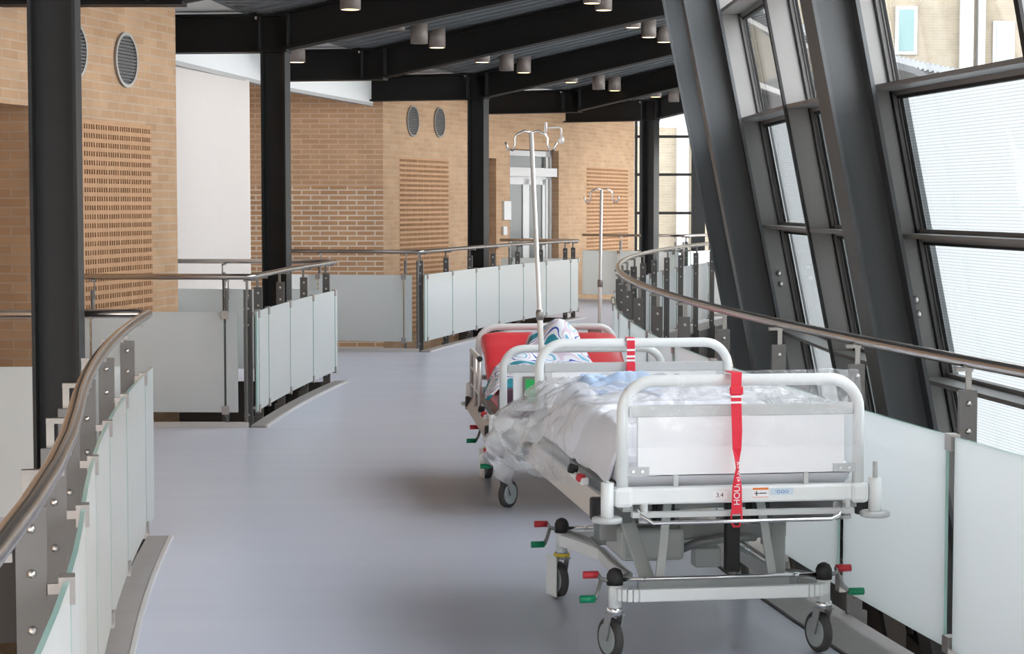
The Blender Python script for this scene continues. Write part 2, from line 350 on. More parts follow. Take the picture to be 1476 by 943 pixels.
# ------------------------------------------------------------------ brick walls
def wall(name, p0, p1, z0, z1, mat, holes=(), depth=.3, label='', thick=.35, back=None):
    """upright wall from p0 to p1; its visible side is on the right of the direction p0 -> p1; holes are (s0, s1, za, zb) recesses"""
    p0 = Vector((*p0, 0)); p1 = Vector((*p1, 0)); d = (p1-p0); Ln = d.length; d.normalize(); nrm = V(d.y, -d.x, 0)
    mb = MB(); P_ = lambda s_, z_, k=0: p0+d*s_+V(0, 0, z_)-nrm*k
    xs = sorted({0, Ln, *[h[0] for h in holes], *[h[1] for h in holes]}); zs = sorted({z0, z1, *[h[2] for h in holes], *[h[3] for h in holes]})
    for a, b in zip(xs, xs[1:]):
        for c, e_ in zip(zs, zs[1:]):
            if any(h[0]-1e-6 <= a and b <= h[1]+1e-6 and h[2]-1e-6 <= c and e_ <= h[3]+1e-6 for h in holes): continue
            mb.quad(P_(a, c), P_(b, c), P_(b, e_), P_(a, e_), 0, [(a, c), (b, c), (b, e_), (a, e_)])
    for h in holes:
        a, b, c, e_ = h[:4]; D = h[4] if len(h) > 4 else depth
        for s_ in (a, b): mb.quad(P_(s_, c), P_(s_, c, D), P_(s_, e_, D), P_(s_, e_), 0, [(0, c), (D, c), (D, e_), (0, e_)])
        mb.quad(P_(a, e_), P_(b, e_), P_(b, e_, D), P_(a, e_, D), 0, [(a, 0), (b, 0), (b, D), (a, D)])
        mb.quad(P_(a, c, D), P_(b, c, D), P_(b, e_, D), P_(a, e_, D), 0, [(a, c), (b, c), (b, e_), (a, e_)])
    T = thick + max([0]+[(h[4] if len(h) > 4 else depth) for h in holes])
    mb.quad(P_(0, z0, T), P_(Ln, z0, T), P_(Ln, z1, T), P_(0, z1, T), 0, [(0, z0), (Ln, z0), (Ln, z1), (0, z1)])
    for s_ in (0, Ln): mb.quad(P_(s_, z0), P_(s_, z0, T), P_(s_, z1, T), P_(s_, z1), 0, [(s_, z0), (s_+T, z0), (s_+T, z1), (s_, z1)])
    o = mb.build(name, mat); tag(o, label, 'wall', kind='structure'); return o, P_, d, nrm
def perforated(P_, s0, s1, z0, z1, parent):
    """wall-flush field of bricks with open slots"""
    mb = MB(); ch = .0667; n_ = int((z1-z0)/ch); zt = z1
    def slab(a, b, c, e_):
        q = [P_(a, c, .055), P_(b, c, .055), P_(b, c, -.002), P_(a, c, -.002), P_(a, e_, .055), P_(b, e_, .055), P_(b, e_, -.002), P_(a, e_, -.002)]; mb.hexa(q)
    for i in range(n_):
        top = zt-i*ch
        slab(s0, s1, top-.030, top)
        s_ = s0
        while s_ < s1-.02:
            for k in range(5):
                e_ = s_+(.026 if k == 0 else .016)
                if e_ < s1: slab(s_, e_, top-ch, top-.030)
                s_ = e_+.025
                if s_ > s1-.02: break
        slab(s1-.012, s1, top-ch, top-.030)
    o = mb.build('perforated_brickwork', M['hole'], parent); return o
# wall A (nearest, left)
pA0, pA1 = (-8.13, -8.0), (-2.755, 16.3)
wa, PA, dA, nA = wall('wall_left', pA0, pA1, -3.6, 3.6, M['brick'], [(20.41, 22.41, 0, 2.30, .55), (22.86, 24.36, -.1, 2.245, .06)], label='yellow brick wall with perforated field beside the near column')
perforated(PA, 22.86, 24.36, 0.2, 2.245, wa)
mb = MB(); mb.box(PA(20.47, 1.15, .45), (.09, .1, 2.3), dA, nA); tag(mb.build('door_1', M['door_white']), 'white door frame edge in the left brick recess', 'door', kind='structure')
# wall B
pB0, pB1, pB2 = (-6.0, 26.0), (-1.69, 26.0), (-.58, 29.2)
wall('wall_back', pB0, pB1, -3.6, 1.84, M['brick_red'], label='lower part of the reddish brick wall beyond the second bridge, with white joints')
wall('wall_back_upper', pB0, pB1, 1.84, 3.7, M['brick_mid'], label='upper part of the reddish brick wall beyond the second bridge')
wb, PB, dB, nB = wall('wall_middle', pB1, pB2, -3.6, 3.7, M['brick'], [(.55, 2.4, -.6, 2.25, .06)], label='yellow brick wall with round grilles and perforated field in the middle')
perforated(PB, .55, 2.4, -.2, 2.25, wb)
# wall C1 with doors, C2 with perforated field
pC0, pC1, pC2 = (-.75, 30.35), (.95, 33.2), (2.27, 36.8)
wc, PC, dC, nC = wall('wall_door', pC0, pC1, -3.6, 3.7, M['brick'], [(.40, .98, 0, 2.33, .4), (1.40, 2.98, 0, 2.49, .25)], label='yellow brick wall with the white glazed door')
wd, PD, dD, nD = wall('wall_far', pC1, pC2, -3.6, 3.7, M['brick'], [(.95, 3.45, -.6, 2.26, .06)], label='far yellow brick wall with a perforated field')
perforated(PD, .95, 3.45, 0, 2.26, wd)
mb = MB(); mb.b2((-9, -8.6, -3.6), (7, -8.2, 5)); tag(mb.build('wall_front_blocker', M['white_wall']), 'unseen plastered wall added behind the camera to block fill light', 'wall', kind='structure')  # added out of view to cut the sky fill from behind the camera
mb = MB(); mb.b2((-6.6, 15.5, -3.6), (-6.3, 26.3, 4)); tag(mb.build('wall_side_blocker', M['white_wall']), 'unseen plastered wall added left of the second side bridge to block light', 'wall', kind='structure')  # added out of view to stop daylight entering from the open left
# white plaster wall and white bulkhead above
mb = MB(); pts = [V(-3.6, 15.9, 0), V(-3.12, 18.1, 0), V(-2.72, 20.6, 0)]
for p, q in zip(pts, pts[1:]):
    nn = V(-(q-p).y, (q-p).x, 0).normalized()*.25
    mb.hexa([p+V(0, 0, -3.6), q+V(0, 0, -3.6), q+nn+V(0, 0, -3.6), p+nn+V(0, 0, -3.6), p+V(0, 0, 2.9), q+V(0, 0, 2.9), q+nn+V(0, 0, 2.9), p+nn+V(0, 0, 2.9)])
tag(mb.build('wall_white', M['white_wall']), 'white plastered wall between the two brick blocks', 'wall', kind='structure')
mb = MB(); pts = [V(-3.55, 15.9, 0), V(-3.05, 18.05, 0), V(-2.50, 22.3, 0), V(-1.80, 25.75, 0)]
for p, q in zip(pts, pts[1:]):
    nn = V(-(q-p).y, (q-p).x, 0).normalized()*.09
    for za, zb, mi in ((2.885, 2.925, 1), (2.925, 3.6, 0)):
        e_ = nn*.04 if mi else nn*0
        mb.hexa([p+e_+V(0, 0, za), q+e_+V(0, 0, za), q+nn+V(0, 0, za), p+nn+V(0, 0, za), p+e_+V(0, 0, zb), q+e_+V(0, 0, zb), q+nn+V(0, 0, zb), p+nn+V(0, 0, zb)], mi)
tag(mb.build('trim_10', [M['ceiling'], M['strip']]), 'white bulkhead over the white wall', 'bulkhead', kind='structure')

# ------------------------------------------------------------------ ceiling and roof deck
def reach(a, rad=RR-.86):
    o = L(a, .45); d = -Lo(a); oc = o-V(CRX, CRY, 0); bq = oc.dot(d); return -bq-math.sqrt(max(0, bq*bq-(oc.length_squared-rad*rad)))
mb = MB(); arc_strip(mb, L, aL(-8), aL(40), .66, 6.5, Z_T+.03, Z_T+.15)
tag(mb.build('ceiling', M['ceiling']), 'flat white ceiling left of the columns', 'ceiling', kind='structure')
mb = MB(); A = steps(aL(-8), aL(41), .0034); SL = .2; SP = 4.3
for i, (p, q) in enumerate(zip(A, A[1:])):
    h = .028 if i % 2 else 0
    a_, b_, c_ = .68, .45, .45-reach(p); k = Z_T+.004+h
    for u0, u1 in ((a_, b_), (b_, c_)):
        z0 = k+max(0, (.45-u0))*SL; z1 = k+max(0, (.45-u1))*SL
        mb.hexa([L(p, u0, z0), L(q, u0, z0), L(q, u1, z1), L(p, u1, z1), L(p, u0, z0+.12), L(q, u0, z0+.12), L(q, u1, z1+.12), L(p, u1, z1+.12)])
arc_strip(mb, L, aL(-8), aL(41), .672, .70, Z_T-.004, Z_T+.15)
tag(mb.build('ceiling_deck', M['deck']), 'sloping grey ribbed roof deck over the walkway', 'ceiling', kind='structure')

# ------------------------------------------------------------------ black roof beams and steel columns
pos_word = ['nearest, top left of the photo', 'second from the camera, just in the top left corner', 'at the second steel column, above the white wall', 'between the second and third steel columns',
            'at the third steel column', 'between the third and fourth steel columns', 'farthest, at the fourth steel column']
for i, a in enumerate(BEAMS):
    root = empty('roof_beam', L(a, .45, Z_B))
    tag(root, 'black steel roof beam ' + pos_word[i], 'beam', 'black roof beams')
    t_ = Lt(a); o_ = Lo(a); hz = Z_T-Z_B; f = .09
    mb = MB(); p = L(a, .45-.12, 0); q = L(a, 3.4 if i < 4 else 1.95, 0)
    zc = (Z_B+Z_T)/2; mid = (p+q)/2; ln = (q-p).length
    mb.box(mid+V(0, 0, zc), (ln, .014, hz), o_, t_); mb.box(mid+V(0, 0, Z_B+.011), (ln, .2, .022), o_, t_); mb.box(mid+V(0, 0, Z_T-.011), (ln, .2, .022), o_, t_)
    mb.build('level_arm', M['black'], root)
    mb = MB(); s0, s1 = 0, reach(a)-.1                                   # sloping arm towards the facade
    d_ = (-o_ + V(0, 0, SL)).normalized(); n_ = (o_*SL + V(0, 0, 1)).normalized(); base = L(a, .45, 0)
    ln = s1*math.sqrt(1+SL*SL); mid = base-o_*(s1/2)+V(0, 0, SL*s1/2)
    mb.box(mid+V(0, 0, zc), (ln, .014, hz), d_, t_, n_); mb.box(mid+V(0, 0, Z_B+.011), (ln, .2, .022), d_, t_, n_); mb.box(mid+V(0, 0, Z_T-.011), (ln, .2, .022), d_, t_, n_)
    mb.build('sloping_arm', M['black'], root)
    for u in (.45+.12, .45-.13):
        mb = MB(); mb.box(L(a, u, zc+(.02 if u < .45 else 0)), (.016, .19, hz-.04), o_, t_); mb.build('stiffener', M['column'], root)
    mb = MB(); mb.cyl(L(a, .60, Z_T-.02)-t_*.06, L(a, .64, Z_T+.10)-t_*.06, .014, 8); mb.cyl(L(a, .60, Z_T-.05)-t_*.06, L(a, .60, Z_T+.0)-t_*.06, .02, 8); mb.build('tie_rod', M['steel'], root)
colw = ['thick dark steel column nearest the camera on the left', 'dark steel column standing behind the second glass balustrade', 'dark steel column behind the long glass balustrade in the middle', 'slim dark steel column in front of the far end window']
for a, lb in zip((BEAMS[0], BEAMS[2], BEAMS[4], BEAMS[6]), colw):
    root = empty('steel_column', L(a, .45, -3.6)); tag(root, lb, 'column', 'dark steel columns on the left')
    o_, t_ = Lo(a), Lt(a); c = L(a, .45, 0); zm = (Z_B-3.6)/2; H_ = Z_B+3.6
    mb = MB(); mb.box(c+V(0, 0, zm), (.21, .016, H_), o_, t_); mb.build('web', M['column'], root)
    for s_ in (-1, 1):
        mb = MB(); mb.box(c+o_*s_*.10+V(0, 0, zm), (.016, .215, H_), o_, t_); mb.build('flange', M['column'], root)
root = empty('steel_column', V(3.43, 36.5, -3.6)); tag(root, 'dark steel column at the right edge of the far end window', 'column', 'dark steel columns on the left')
mb = MB(); mb.b2((3.31, 36.40, -3.6), (3.55, 36.42, 3.6)); mb.b2((3.31, 36.58, -3.6), (3.55, 36.60, 3.6)); mb.build('flange', M['column'], root)
mb = MB(); mb.b2((3.42, 36.41, -3.6), (3.44, 36.6, 3.6)); mb.build('web', M['column'], root)

# ------------------------------------------------------------------ leaning glass facade on the right
LEAN = .2; U0 = 1.2
def Fp(a, v, z): return R(a, U0+max(-.05, min(.09, -.009-.72*a))-LEAN*z+v, z)
def lean_z(a): return (Ro(a)*(-LEAN)+V(0, 0, 1)).normalized()
FZ0, FZ1 = -1.6, 4.35
COLS = [-.43, -.317, -.2045, -.0891, .016, .113, .205, .30, .40]
cl = {3: 'wide leaning grey steel column nearest the camera in front of the blinds', 4: 'leaning grey steel column standing beyond the near one along the handrail',
      5: 'leaning grey steel column farthest along the facade, behind two others'}
def fbox(mb, a, v0, v1, w_, z0, z1, mi=0, dt=0):
    t_ = Rt(a)*w_/2; s_ = Rt(a)*dt
    q = []
    for z_ in (z0, z1): q += [Fp(a, v0, z_)-t_+s_, Fp(a, v1, z_)-t_+s_, Fp(a, v1, z_)+t_+s_, Fp(a, v0, z_)+t_+s_]
    mb.hexa(q, mi)
for i, a in enumerate(COLS):
    if i not in cl: continue
    root = empty('facade_column', Fp(a, 0, FZ0)); tag(root, cl[i], 'column', 'leaning facade columns')
    mb = MB(); fbox(mb, a, -.10, .14, .016, FZ0, FZ1); mb.build('web', M['facade'], root)
    for v0 in (-.112, .126):
        mb = MB(); fbox(mb, a, v0, v0+.022, .25, FZ0, FZ1); mb.build('flange', M['facade'], root)
ZL = [-.94, -.14, .66, 1.455, 2.255, 3.06, 3.86]
mul = []
for i in range(len(COLS)-1):
    a0, a1 = COLS[i], COLS[i+1]; mul += [a0+.004, (a0+a1)/2+.002]
mul.append(COLS[-1])
for i in range(len(mul)-1):
    a0, a1 = mul[i], mul[i+1]
    root = empty('window_%d' % (i+1), Fp(a0, .4, 0)); tag(root, 'leaning strip of facade glazing between two grey mullions', 'window', kind='structure')
    mb = MB(); fbox(mb, a0, .157, .31, .022, FZ0, FZ1); mb.build('fin', M['fin'], root)
    mb = MB(); fbox(mb, a0, .148, .165, .05, FZ0, FZ1, 0, 0); mb.build('gasket', M['gasket'], root)
    e = .0016; mb = MB()
    for aa, s_ in ((a0, 1), (a1, -1)):
        fbox(mb, aa, .31, .365, .06, FZ0, FZ1, 0); fbox(mb, aa, .302, .318, .05, FZ0, FZ1, 1); fbox(mb, aa, .345, .36, .09, FZ0, FZ1, 1); fbox(mb, aa, .335, .347, .08, FZ0, FZ1, 0)
    for z_ in ZL:
        for dz in (0,):
            q = []
            for z2 in (z_-.035, z_+.035): q += [Fp(a0, .32, z2), Fp(a0, .365, z2), Fp(a1, .365, z2), Fp(a1, .32, z2)]
            mb.hexa(q, 0)
            q = []
            for z2 in (z_-.052, z_-.035): q += [Fp(a0, .33, z2), Fp(a0, .36, z2), Fp(a1, .36, z2), Fp(a1, .33, z2)]
            mb.hexa(q, 1)
    mb.build('frame', [M['fin'], M['gasket']], root)
    for j in range(len(ZL)-1):
        z0, z1 = ZL[j], ZL[j+1]; da = .0015
        q = []
        for z2 in (z0-.012, z0+.012): q += [Fp(a0, .16, z2), Fp(a0, .33, z2), Fp(a1, .33, z2), Fp(a1, .16, z2)]
        mb = MB(); mb.hexa(q); mb.build('transom_shelf', M['fin'], root)
        mb = MB(); q = [Fp(a0+da, .355, z0), Fp(a1-da, .355, z0), Fp(a1-da, .355, z1), Fp(a0+da, .355, z1)]
        mb.hexa(q+[p+Ro(a0)*.008 for p in q]); mb.build('pane', M['glass'], root)
        if z1 < 0:
            mb = MB(); q = [Fp(a0, .375, z0-.8), Fp(a1, .375, z0-.8), Fp(a1, .375, z1), Fp(a0, .375, z1)]; mb.hexa(q+[p+Ro(a0)*.03 for p in q]); mb.build('spandrel', M['facade'], root)
        if 0 < z1 < 2.4:
            e_ = .0016; q = [Fp(a0-e_, .36, z0), Fp(a1+e_, .36, z0), Fp(a1+e_, .36, z1), Fp(a0-e_, .36, z1)]; mb = MB(); w_ = (q[1]-q[0]).length; g = Ro(a0)*.025
            mb.quad(*[p+g for p in q], uv=[(0, z0), (w_, z0), (w_, z1), (0, z1)])
            mb.build('blind', M['blind'], root)
    if i % 2 == 0 and i > 0:
        for dz in (1.02, 1.10):
            mb = MB(); mb.lathe(Fp(a0, .235, dz)-Rt(a0)*.011, -Rt(a0), [(0, .022), (.008, .022), (.016, .014), (.02, .004)], 12); mb.build('bolt', M['bolt'], root)

mb = MB(); arc_strip(mb, R, COLS[0], COLS[-1], U0+.55, U0+.75, -3.6, -1.2, 0, .03)
tag(mb.build('wall_base', M['slab']), 'dark plinth under the facade glazing', 'wall', kind='structure')
# ------------------------------------------------------------------ glass balustrades
# post set in its own frame: x = away from the walkway (void), y = along the rail, z up
def frame(p, x, y): return Matrix(((x.x, y.x, 0, p.x), (x.y, y.y, 0, p.y), (0, 0, 1, p.z), (0, 0, 0, 1)))
def post_kit(xp, xg):
    K = {}
    mb = MB(); mb.b2((xp-.032, -.008, -.02), (xp+.032, .008, 1.0)); mb.b2((xp-.03, -.014, -.45), (xp+.05, .014, .02)); K['post'] = mb.mesh('post', M['post'])
    mb = MB(); mb.lathe((0, 0, 0), (0, -1, 0), [(0, .0095), (.004, .0095), (.008, .007), (.010, .002)], 10); K['bolt'] = mb.mesh('bolt', M['bolt'])
    mb = MB(); mb.b2((xp-.002, .009, .93), (xp+.018, .016, 1.078)); mb.b2((-.012, -.004, 1.064), (xp+.018, .018, 1.078)); K['bracket'] = mb.mesh('rail_bracket', M['bracket'])
    mb = MB(); mb.b2((xg-.016, -.026, 0), (xg+.018, .026, .058)); mb.b2((xg+.016, -.008, .02), (xp-.03, .008, .042)); K['clamp'] = mb.mesh('clamp', M['clamp'])
    K['xp'] = xp; K['xg'] = xg; return K
KL = post_kit(.058, -.015); KR = post_kit(.032, -.022)
def put_post(root, p, x, y, K, clamp=True, skip=False):
    F_ = frame(p - Vector(root.location), x, y)
    po = inst('post', K['post'], root, F_)
    for z_ in (.955, .86, .74, .08):
        inst('bolt', K['bolt'], po, Matrix.Translation((K['xp'], -.008, z_)))
    inst('rail_bracket', K['bracket'], root, F_)
    if clamp:
        for z_ in (.795, .10): inst('clamp', K['clamp'], root, F_ @ Matrix.Translation((0, 0, z_)))
def glass_panel(root, pts, nrm_list, mat='frost'):
    """curved or straight sheet through plan points"""
    mb = MB(); zb, zt = .115, .845
    for i, ((p, q), (n1, n2)) in enumerate(zip(zip(pts, pts[1:]), zip(nrm_list, nrm_list[1:]))):
        k = len(mb.v); n1 = n1*.006; n2 = n2*.006
        mb.add([p-n1+V(0, 0, zb), q-n2+V(0, 0, zb), q+n2+V(0, 0, zb), p+n1+V(0, 0, zb), p-n1+V(0, 0, zt), q-n2+V(0, 0, zt), q+n2+V(0, 0, zt), p+n1+V(0, 0, zt)])
        mb.face((k, k+1, k+5, k+4)); mb.face((k+2, k+3, k+7, k+6)); mb.face((k+4, k+5, k+6, k+7), 1); mb.face((k+3, k+2, k+1, k), 1)
        if i == 0: mb.face((k+3, k, k+4, k+7), 1)
        if i == len(pts)-2: mb.face((k+1, k+2, k+6, k+5), 1)
    return mb.build('glass_panel', [M[mat], M['frost_edge']], root)
def corner_round(p, d1, d2, r=.06, n_=5):
    """short bend between incoming direction d1 and outgoing d2 at corner p"""
    return [p-d1*r*(1-t_)**2 + d2*r*t_**2 for t_ in [i/n_ for i in range(n_+1)]]
UR = .055                                                          # handrail offset from the kerb line on the left
def balustrade(label, a0, a1, posts, front=0, far=0, endcap=True):
    root = empty('glass_balustrade', L((a0+a1)/2, UR, 0)); tag(root, label, 'railing', 'glass balustrades')
    rail = []; zr = V(0, 0, 1.1)
    if front:
        o_, t_ = Lo(a0), Lt(a0); c = L(a0, UR)
        rail += [c+o_*front+zr] + [p+zr for p in corner_round(c, -o_, t_)]
        rail += [L(a, UR)+zr for a in steps(a0, a1)[1:]]
        n_ = int(front/.98); cg = c + t_*KL['xg']
        edges = [.10] + [.20+.98*k for k in range(0, n_+1) if .2+.98*k < front-.1] + [front]
        for e0, e1 in zip(edges, edges[1:]):
            glass_panel(root, [cg+o_*(e0+.008), cg+o_*(e1-.008)], [t_, t_])
        for k, e_ in enumerate(edges[1:-1]): put_post(root, c+o_*e_, t_, -o_, KL)
        put_post(root, c+o_*.06, t_, -o_, KL, clamp=False)
    else: rail += [L(a, UR)+zr for a in steps(a0, a1)]
    if far:
        o_, t_ = Lo(a1), Lt(a1); c = L(a1, UR); rail = rail[:-1] + [p+zr for p in corner_round(c, t_, o_)] + [c+o_*far+zr]
        n_ = int(far/.98); cg = c - t_*KL['xg']
        edges = [.10] + [1.03+.98*k for k in range(0, n_+1) if 1.03+.98*k < far-.1] + [far]
        for e0, e1 in zip(edges, edges[1:]):
            glass_panel(root, [cg+o_*(e0+.008), cg+o_*(e1-.008)], [-t_, -t_])
        for e_ in edges[1:-1]: put_post(root, c+o_*e_, -t_, o_, KL)
    mb = MB(); mb.tube(rail, .0215, 12); mb.build('handrail', M['steel'], root)
    for a in posts: put_post(root, L(a, UR), Lo(a), Lt(a), KL)
    js = sorted([a0+.0012] + list(posts) + [a1-.0012]); g = .0003
    for p, q in zip(js, js[1:]):
        if (q-p)*RL < .06: continue
        A = steps(p+g, q-g, .008); glass_panel(root, [L(a, UR+KL['xg']) for a in A], [Lo(a) for a in A])
    return root
D = .0246
near_posts = [aL(9.08)-D*k for k in range(0, 9)]
balustrade('curved white glass balustrade with steel handrail nearest the camera at lower left', aL(1.0), W1, near_posts, far=2.45)
balustrade('white glass balustrade with a corner around the second well, before the second column', W2[0], W2[1], [W2[0]+.0035, .0465, .0699, .0946, W2[1]-.004], front=1.75, far=1.5)
balustrade('long white glass balustrade of seven panels around the third well, behind the beds', W3[0], W3[1], [W3[0]+.004, .2426, .2673, .2912, .3166, .3404, .3656, W3[1]-.002], front=1.66, far=1.2)
balustrade('farthest white glass balustrade below the end window', W4, aL(38.5), [W4+.004+D*k for k in range(0, 7)], front=1.85)
# right-hand balustrade along the facade
a0, a1 = aR(3.2), aR(33)
root = empty('glass_balustrade', R(aR(12), 0, 0)); tag(root, 'long curved white glass balustrade along the leaning facade on the right', 'railing', 'glass balustrades')
mb = MB(); mb.tube([R(a, 0, 1.1) for a in steps(a0, a1, .01)], .0215, 12); mb.build('handrail', M['steel'], root)
js = []; a = aR(6.68)-3*.0273
while a < a1: js.append(a); a += .0273
for a in js: put_post(root, R(a, -.02), Ro(a), -Rt(a)*-1, KR)
for p, q in zip(js, js[1:]):
    A = steps(p+.0009, q-.0009, .0066); glass_panel(root, [R(a, -.02+KR['xg']) for a in A], [-Ro(a) for a in A], 'frost_backlit')

# ------------------------------------------------------------------ round wall grilles
def grille(P_, d, nrm, s_, z_, label):
    c = P_(s_, z_); root = empty('round_grille', c); tag(root, label, 'vent', 'round wall grilles'); r = .2
    mb = MB(); N = 32
    ring = [(r+.012, 0.001), (r+.012, .022), (r-.012, .022), (r-.012, .004)]
    mb.lathe(c, nrm, [(.001, r), (.004, r)], N); mb.build('duct_shade_disc', M['gasket'], root)  # black disc laid on the wall, painting the dark hollow behind the slats
    mb = MB(); k = len(mb.v)
    for dd, rr_ in [(ring[i][1], ring[i][0]) for i in range(4)]:
        for j in range(N):
            b_ = 2*PI*j/N; mb.v.append(c+nrm*dd+(d*math.cos(b_)+V(0, 0, 1)*math.sin(b_))*rr_)
    for i in range(3):
        for j in range(N): j2 = (j+1) % N; mb.face((k+i*N+j, k+i*N+j2, k+(i+1)*N+j2, k+(i+1)*N+j))
    mb.build('rim', M['bracket'], root)
    for i in range(15):
        zz = -r+.02+i*(2*r-.04)/14; hw = math.sqrt(max(0, (r-.012)**2-zz*zz))
        if hw < .03: continue
        mb = MB(); mb.box(c+V(0, 0, zz)+nrm*.013, (2*hw, .016, .003), d, (nrm+V(0, 0, .9)).normalized(), d.cross((nrm+V(0, 0, .9)).normalized())); mb.build('slat', M['fin'], root)
grille(PA, dA, nA, (Vector((-2.98, 15.3, 0))-Vector((*pA0, 0))).dot(dA), 2.73, 'round grey louvred grille on the near brick wall, right of the steel column')
grille(PA, dA, nA, (Vector((-3.19, 14.40, 0))-Vector((*pA0, 0))).dot(dA), 2.735, 'round grey louvred grille half hidden behind the nearest steel column')
grille(PB, dB, nB, 1.02, 2.74, 'left of the two round grilles on the middle brick wall')
grille(PB, dB, nB, 2.02, 2.76, 'right of the two round grilles on the middle brick wall')

# ------------------------------------------------------------------ door in wall C, wall panels, end window
root = empty('door_2', PC(2.2, 0, .2)); tag(root, 'white framed glazed double door with transom light', 'door', kind='structure')
def pcbox(mb, s0, s1, z0, z1, k0, k1, mi=0):
    mb.hexa([PC(s0, z0, k0), PC(s1, z0, k0), PC(s1, z0, k1), PC(s0, z0, k1), PC(s0, z1, k0), PC(s1, z1, k0), PC(s1, z1, k1), PC(s0, z1, k1)], mi)
mb = MB()
for s0, s1, z0, z1 in ((1.42, 1.50, 0, 2.47), (2.76, 2.84, 0, 2.47), (2.88, 2.96, 0, 2.47), (1.42, 2.96, 2.39, 2.48), (1.42, 2.96, 2.02, 2.12)): pcbox(mb, s0, s1, z0, z1, .12, .19)
mb.build('door_frame', M['door_white'], root)
mb = MB(); pcbox(mb, 1.42, 2.96, 2.06, 2.20, .02, .16); mb.build('door_operator', M['door_white'], root)
mb = MB(); pcbox(mb, 1.50, 2.9, 2.12, 2.39, .165, .18); mb.build('transom_light', M['dark_glass'], root)
for s0 in (1.50, 2.13):
    lf = MB()
    for a_, b_, c_, e_ in ((s0, s0+.10, 0, 2.02), (s0+.53, s0+.63, 0, 2.02), (s0, s0+.63, 1.93, 2.02), (s0, s0+.63, 0, .12)): pcbox(lf, a_, b_, c_, e_, .13, .17)
    lo = lf.build('door_leaf', M['door_white'], root)
    mb = MB(); pcbox(mb, s0+.09, s0+.54, .1, 1.94, .145, .155); mb.build('leaf_glass', M['dark_glass'], lo)
    mb = MB(); mb.cyl(PC(s0+.55 if s0 < 2 else s0+.06, 1.05, .09), PC(s0+.47 if s0 < 2 else s0+.16, 1.05, .09), .012, 8); mb.build('handle', M['chrome'], lo)
def wallbox(name, s0, s1, z0, z1, label, cat, mat):
    mb = MB(); pcbox(mb, s0, s1, z0, z1, -.04, 0); o = mb.build(name, mat, bevel=.006); tag(o, label, cat)
wallbox('notice_panel', 1.16, 1.38, 1.36, 1.66, 'pale grey notice panel on the brick left of the white door', 'sign', M['grey_card'])
wallbox('call_box', 1.14, 1.26, 1.12, 1.26, 'small grey call box below the notice panel by the white door', 'switch', M['grey_card'])
root = empty('door_3', PC(.6, 0, .35)); tag(root, 'metal lift door frame in the narrow brick recess', 'door', kind='structure')
mb = MB(); pcbox(mb, .42, .55, 0, 2.2, .30, .38); pcbox(mb, .42, .96, 2.02, 2.2, .30, .38); mb.build('door_frame', M['alu'], root)
mb = MB(); pcbox(mb, .55, .96, 0, 2.02, .36, .39); mb.build('door_leaf', M['dark_glass'], root)
# end window
root = empty('window_20', V(2.9, 37.2, 0)); tag(root, 'tall dark framed end window looking on to a bright brick building', 'window', kind='structure')
mb = MB()
for x0 in (2.30, 2.39, 3.46): mb.b2((x0, 37.15, -3.6), (x0+.05, 37.25, 3.7))
for z_ in (.0, .72, 1.44, 2.16, 2.87): mb.b2((2.30, 37.16, z_-.025), (3.55, 37.24, z_+.025))
mb.build('frame', M['gasket'], root)
for za, zb in zip((-.7, 0, .72, 1.44, 2.16, 2.87), (0, .72, 1.44, 2.16, 2.87, 3.6)):
    mb = MB(); mb.b2((2.42, 37.19, za), (3.5, 37.2, zb)); mb.build('pane', M['glass'], root)

# ------------------------------------------------------------------ ceiling downlights
def P2(px, py, Y):                       # a place in the room: lateral px, height py seen at distance Y
    th = math.radians(3.6); dx = (px-738)/2850; dy = -(py-471.5)/2850
    d = V(dx, math.cos(th)+dy*math.sin(th), -math.sin(th)+dy*math.cos(th)); return V(0, 0, 1.635)+d*(Y/d.y)
lamps = [(505, 14, 16.4, 'lit cylinder lamp at the top edge, left of the other ceiling lamps'), (428, 90, 20.3, 'lit cylinder lamp beside the second steel column'),
         (570, 44, 17.6, 'brown cylinder lamp mostly hidden behind the second sloping beam'),
         (604, 63, 20.2, 'unlit cylinder lamp, left of a pair before the bare wall grilles'), (630, 69, 21.0, 'lit cylinder lamp, right of the pair left of centre in the ceiling'),
         (730, 102, 23.6, 'unlit cylinder lamp, left of the pair above the third column'), (755, 105, 24.4, 'lit cylinder lamp, right of the pair above the third column'),
         (695, 90, 20.9, 'lit lamp disc showing below a beam, left of the pair above the third column'),
         (863, 129, 27.4, 'unlit cylinder lamp, left of the pair in the far middle bay'), (886, 131, 28.2, 'lit cylinder lamp, right of the pair in the far middle bay'), (823, 119, 24.6, 'lit lamp disc left of the pair in the far middle bay'),
         (741, 152, 27.0, 'grey cylinder lamp hanging by the third column in front of a beam'), (848, 165, 29.6, 'small lamp peeping below the farthest beams'),
         (935, 54, 20.8, 'lit cylinder lamp beside the leaning column, left of a pair'), (957, 61, 21.6, 'lit cylinder lamp beside the leaning column, right of a pair'), (912, 40, 19.2, 'lit lamp disc left of the pair beside the leaning column'),
         (853, 5, 17.2, 'lit cylinder lamp at the top edge, left of a pair at upper right'), (870, 15, 17.9, 'lit cylinder lamp at the top edge, right of a pair at upper right'),
         (945, 140, 28.5, 'faint lit lamp disc low by the leaning column'), (971, 147, 30.2, 'far grey cylinder lamp close to the leaning column')]
